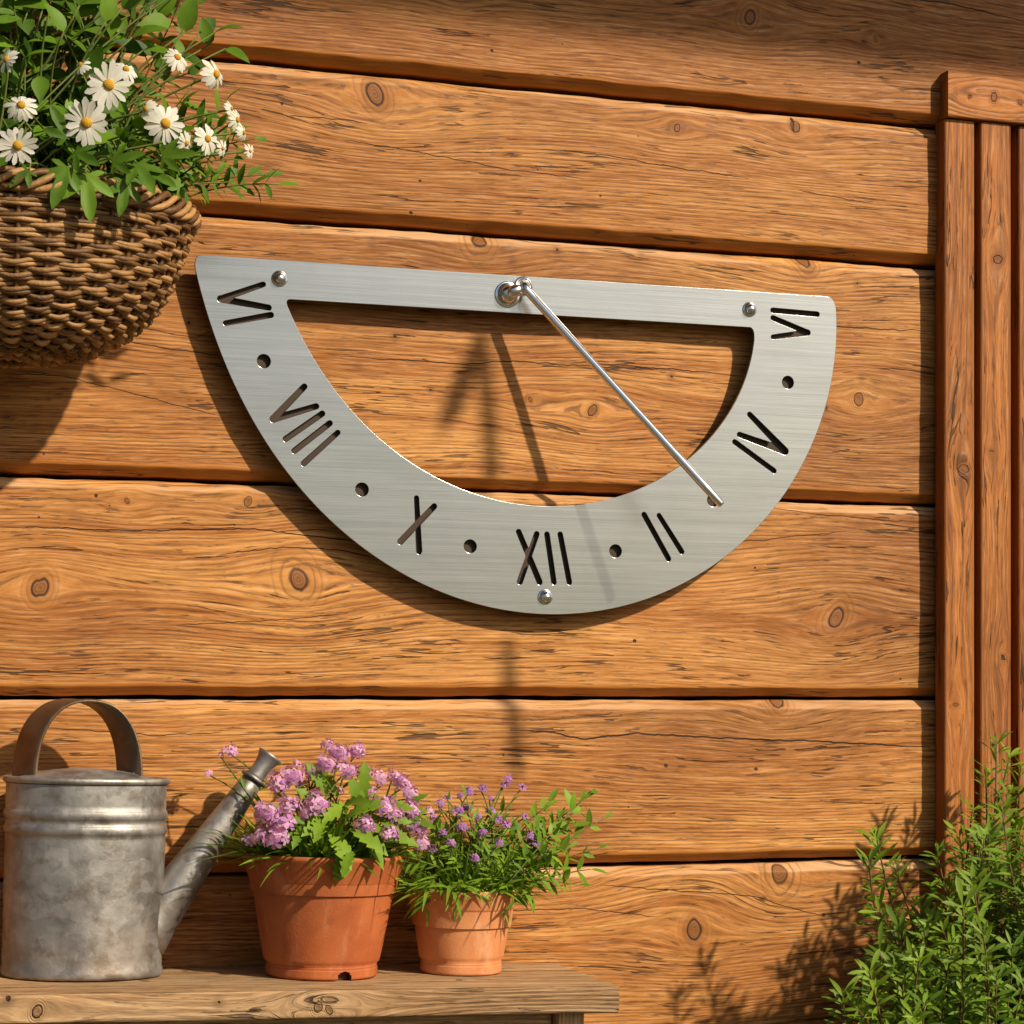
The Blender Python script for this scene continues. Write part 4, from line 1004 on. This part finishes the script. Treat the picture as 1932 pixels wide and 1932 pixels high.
pp1, st1, lf1, r1 = pot_plant('verbena_plant', o1, 'bushy plant with lilac flower clusters and broad toothed leaves in the larger terracotta pot', 'plant', HD1, PETAL_L, 5, 640, .072, .1, (.03, .075), BR1, HR, .0048)
lf1.build('leaves', LEAF_P, pp1); st1.build('stems', STEM, pp1)

o2 = c2 + Vector((0, 0, h2 - .008))
HD2 = [(958, 1470, .1, 2, .9), (985, 1485, .1, 2, .8), (950, 1482, .1, 2, .6), (885, 1492, .12, 1, .7), (912, 1488, .12, 1, .7), (845, 1505, .12, 2, .7), (830, 1515, .12, 2, .8), (868, 1500, .1, 2, .6), (865, 1530, .14, 1, .9), (880, 1525, .13, 1, .8), (900, 1540, .13, 1, .7), (925, 1530, .12, 2, .9), (940, 1545, .14, 1, .7), (955, 1555, .14, 2, .9), (895, 1618, .17, 1, .65), (1000, 1575, .13, 1, .7), (1010, 1590, .13, 2, .9), (942, 1590, .16, 1, .6), (850, 1590, .16, 2, .8), (820, 1545, .14, 2, .8), (910, 1570, .15, 2, .8), (870, 1560, .15, 2, .9), (835, 1570, .15, 2, .7), (990, 1540, .11, 2, .7), (815, 1600, .15, 1, .6), (925, 1505, .1, 2, .5)]
HR2 = [(14, .0105, .0056, .55), (9, .0075, .0046, .6), (6, .0048, .0046, .8)]
pp2, st2, lf2, r2 = pot_plant('thyme_plant', o2, 'wispy plant with small violet flowers and thin grassy leaves in the smaller pale pot', 'plant', HD2, PETAL_V, 6, 520, .052, .1, (.03, .078), [], HR2[0:0] + HR2, .0030)
for i in range(46):
    a = r2.uniform(-.2, 3.4); tip = P(870 + r2.gauss(0, 75), r2.uniform(1500, 1640), r2.uniform(.04, .14)); base = o2 + Vector((r2.uniform(-.04, .04), r2.uniform(-.04, .04), -.004))
    shoot(base, tip, r2.randint(6, 9), .010, .020, (.16, .26), lance, lf2, r2, tmin=.25, tip_up=.015, sr=.0008, tint0=.1, org=o2, stm=st2)
for (ex, ey, d, nl) in ((1115, 1495, .10, 7), (1098, 1510, .1, 7), (1140, 1545, .11, 6), (1130, 1600, .13, 7), (1035, 1515, .1, 8), (1050, 1545, .12, 8), (1080, 1560, .12, 7), (1075, 1600, .14, 8), (1115, 1640, .14, 6), (1040, 1600, .15, 8), (1060, 1640, .15, 8), (1010, 1560, .13, 8), (1020, 1530, .1, 7), (1090, 1670, .14, 6), (1005, 1690, .18, 6), (1080, 1535, .11, 6), (1030, 1660, .16, 7), (1045, 1575, .12, 7)):
    tip = P(ex, ey, d - .03); base = o2 + Vector((r2.uniform(.0, .045), r2.uniform(-.04, .03), -.002))
    shoot(base, tip, nl, .012, .025, (.26, .42), lance, lf2, r2, tmin=.3, tip_up=.012, sr=.0009, tint0=.25, org=o2, stm=st2)
for i in range(80):      # arching blades that fall over the rim
    px = r2.uniform(765, 1000); p = P(px, r2.uniform(1655, 1690), r2.uniform(.10, .145)); dd = RT * r2.uniform(-1, 1) - FW * r2.uniform(.2, .9) + UP * r2.uniform(-.5, .6)
    leaf(lf2, p - o2, dd, UP + TOC * .6, r2.uniform(.022, .048), r2.uniform(.0030, .0050), lance, bend=r2.uniform(.2, .7), fold=.25, rows=7, tint=r2.uniform(.3, 1), twist=r2.uniform(-.7, .7))
lf2.build('leaves', LEAF_P, pp2); st2.build('stems', STEM, pp2)
# protos not used are impossible: kind 0 of the second plant is hidden among the others
for o in list(pp2.children):
    if o.name.startswith('flower_cluster') and o.location.length < 1e-6: bpy.data.objects.remove(o)
for i in range(40):
    a = r1.uniform(0, 2 * math.pi); p = o1 + Vector((.078 * math.cos(a), .076 * math.sin(a), -.0)); dd = Vector((math.cos(a), math.sin(a), r1.uniform(-.2, .6)))

# ------------------------------------------------------------------ shrub at lower right
def shrub(org, label, tips, seed, n_fill, box):
    r = random.Random(seed); root = tag(empty('garden_shrub', tuple(org)), label, 'shrub')
    st = MB(); lf = MB()
    alltips = list(tips)
    for i in range(n_fill):
        x = r.uniform(*box[0]); ytop = np.interp(x, box[1], box[2]); alltips.append((x, ytop + abs(r.gauss(0, 1)) * 170 + r.uniform(0, 60), r.uniform(.05, .36)))
    for (px, py, d) in alltips:
        tip = P(px, py, d)
        base = Vector((org.x + (tip.x - org.x) * .35 + r.uniform(-.05, .05), org.y + (tip.y - org.y) * .3 + r.uniform(-.03, .03), tip.z - r.uniform(.2, .34)))
        mid = base.lerp(tip, .6) + Vector((r.uniform(-.03, .03), r.uniform(-.02, .02), .01))
        pts = bez(base, mid, tip, 16); tube(st, [q - org for q in pts], .0020, .0009, n=5, tint=r.random())
        root_pt = Vector((org.x + r.uniform(-.03, .03), org.y + r.uniform(-.03, .03), .0))
        tube(st, [q - org for q in bez(root_pt, Vector(((root_pt.x + base.x) / 2, (root_pt.y + base.y) / 2, base.z * .6)), base, 5)], .0032, .0020, n=5, tint=r.random())
        Ls = sum((pts[i + 1] - pts[i]).length for i in range(16)); nn = int(Ls / .0150); tn = r.random(); spin = r.uniform(0, 6)
        for k in range(nn + 1):
            t = k / nn; i = min(15, int(t * 16)); p = pts[i].lerp(pts[i + 1], t * 16 - i); ax = (pts[i + 1] - pts[i]).normalized(); x, y = frame_of(ax)
            m = 3 if t < .93 else 5
            for j in range(m):
                a = spin + k * 1.1 + j * 2 * math.pi / m + r.uniform(-.3, .3); o_ = x * math.cos(a) + y * math.sin(a)
                L = r.uniform(.023, .042) * (1 - .30 * t) * (1.0 if r.random() < .9 else 1.25)
                leaf(lf, p - org, o_ * (1.0 if t < .93 else .55) + ax * r.uniform(.35, .9), ax * .9 + TOC * .5, L, L * r.uniform(.14, .22), obov if r.random() < .6 else lance, bend=r.uniform(-.05, .45), fold=.22, rows=5, tint=min(1, max(0, .25 + .35 * t + .5 * (tn - .5) + r.uniform(-.25, .3))))
    lf.build('leaves', LEAF_H, root); st.build('stems', TWIGM, root)
    return root
TIPS = [(1880, 1405, .12), (1905, 1430, .10), (1860, 1470, .12), (1835, 1530, .14), (1810, 1580, .16), (1900, 1500, .16), (1925, 1450, .1), (1655, 1585, .18), (1640, 1625, .2), (1690, 1640, .18), (1770, 1620, .16), (1790, 1680, .2), (1740, 1720, .22), (1660, 1720, .22), (1700, 1760, .24), (1850, 1640, .2), (1880, 1580, .18), (1920, 1560, .14),
        (1590, 1880, .28), (1625, 1890, .27), (1640, 1870, .28), (1760, 1880, .30), (1735, 1860, .3), (1850, 1820, .34), (1880, 1850, .34), (1910, 1790, .32), (1800, 1790, .3), (1690, 1830, .27), (1660, 1800, .25), (1930, 1700, .2), (1830, 1720, .24), (1720, 1810, .28), (1820, 1880, .33), (1930, 1860, .34), (1780, 1760, .26)]
shrub(Vector((P(1850, 1700, .17).x, -.17, 0)), 'green shrub with narrow leaves on thin stems in front of the door frame, lower right', TIPS, 9, 95, ((1600, 2080), (1560, 1640, 1700, 1800, 1860, 1900, 2100), (1960, 1800, 1760, 1640, 1520, 1480, 1450)))

# ------------------------------------------------------------------ two added, unseen twigs hung from the eave to throw the forked wall shadow
DH = .56
def lift(px, py): return P(px, py, 0) + SUNV * (DH / -SUNV.y)
ho = lift(910, 630)
hang = tag(empty('shadow_twigs', tuple(ho)), 'two unseen twigs, one forked, added on a string below the eave to cast a shadow', 'added shadow twigs')
def twig(name, pts, radii, extra=None):
    mb = MB(); tube(mb, [lift(*p) - ho for p in pts], 0, n=8, radii=radii)
    if extra: tube(mb, [lift(*p) - ho for p in extra[0]], 0, n=8, radii=extra[1])
    return mb.build(name, TWIGM, hang)
twig('shadow_fork_twig', ((903, 628), (908, 660), (914, 720), (921, 800), (927, 900), (928, 925)), [.004, .0078, .0080, .0076, .0074, .004], (((906, 640), (888, 685), (866, 735), (846, 785), (832, 812)), [.009, .0105, .013, .0115, .003]))
twig('shadow_straight_twig', ((956, 1212), (960, 1260), (965, 1340), (970, 1420), (975, 1478)), [.005, .0074, .0072, .0068, .003])
mb = MB(); a_ = lift(903, 628) - ho; tube(mb, [a_ + Vector((0, 0, -.003)), Vector((a_.x, a_.y, EZ + .062 - ho.z))], .0008, n=5)
tube(mb, [lift(928, 922) - ho, lift(956, 1215) - ho], .0008, n=5); mb.build('shadow_twig_string', TWIGM, hang)
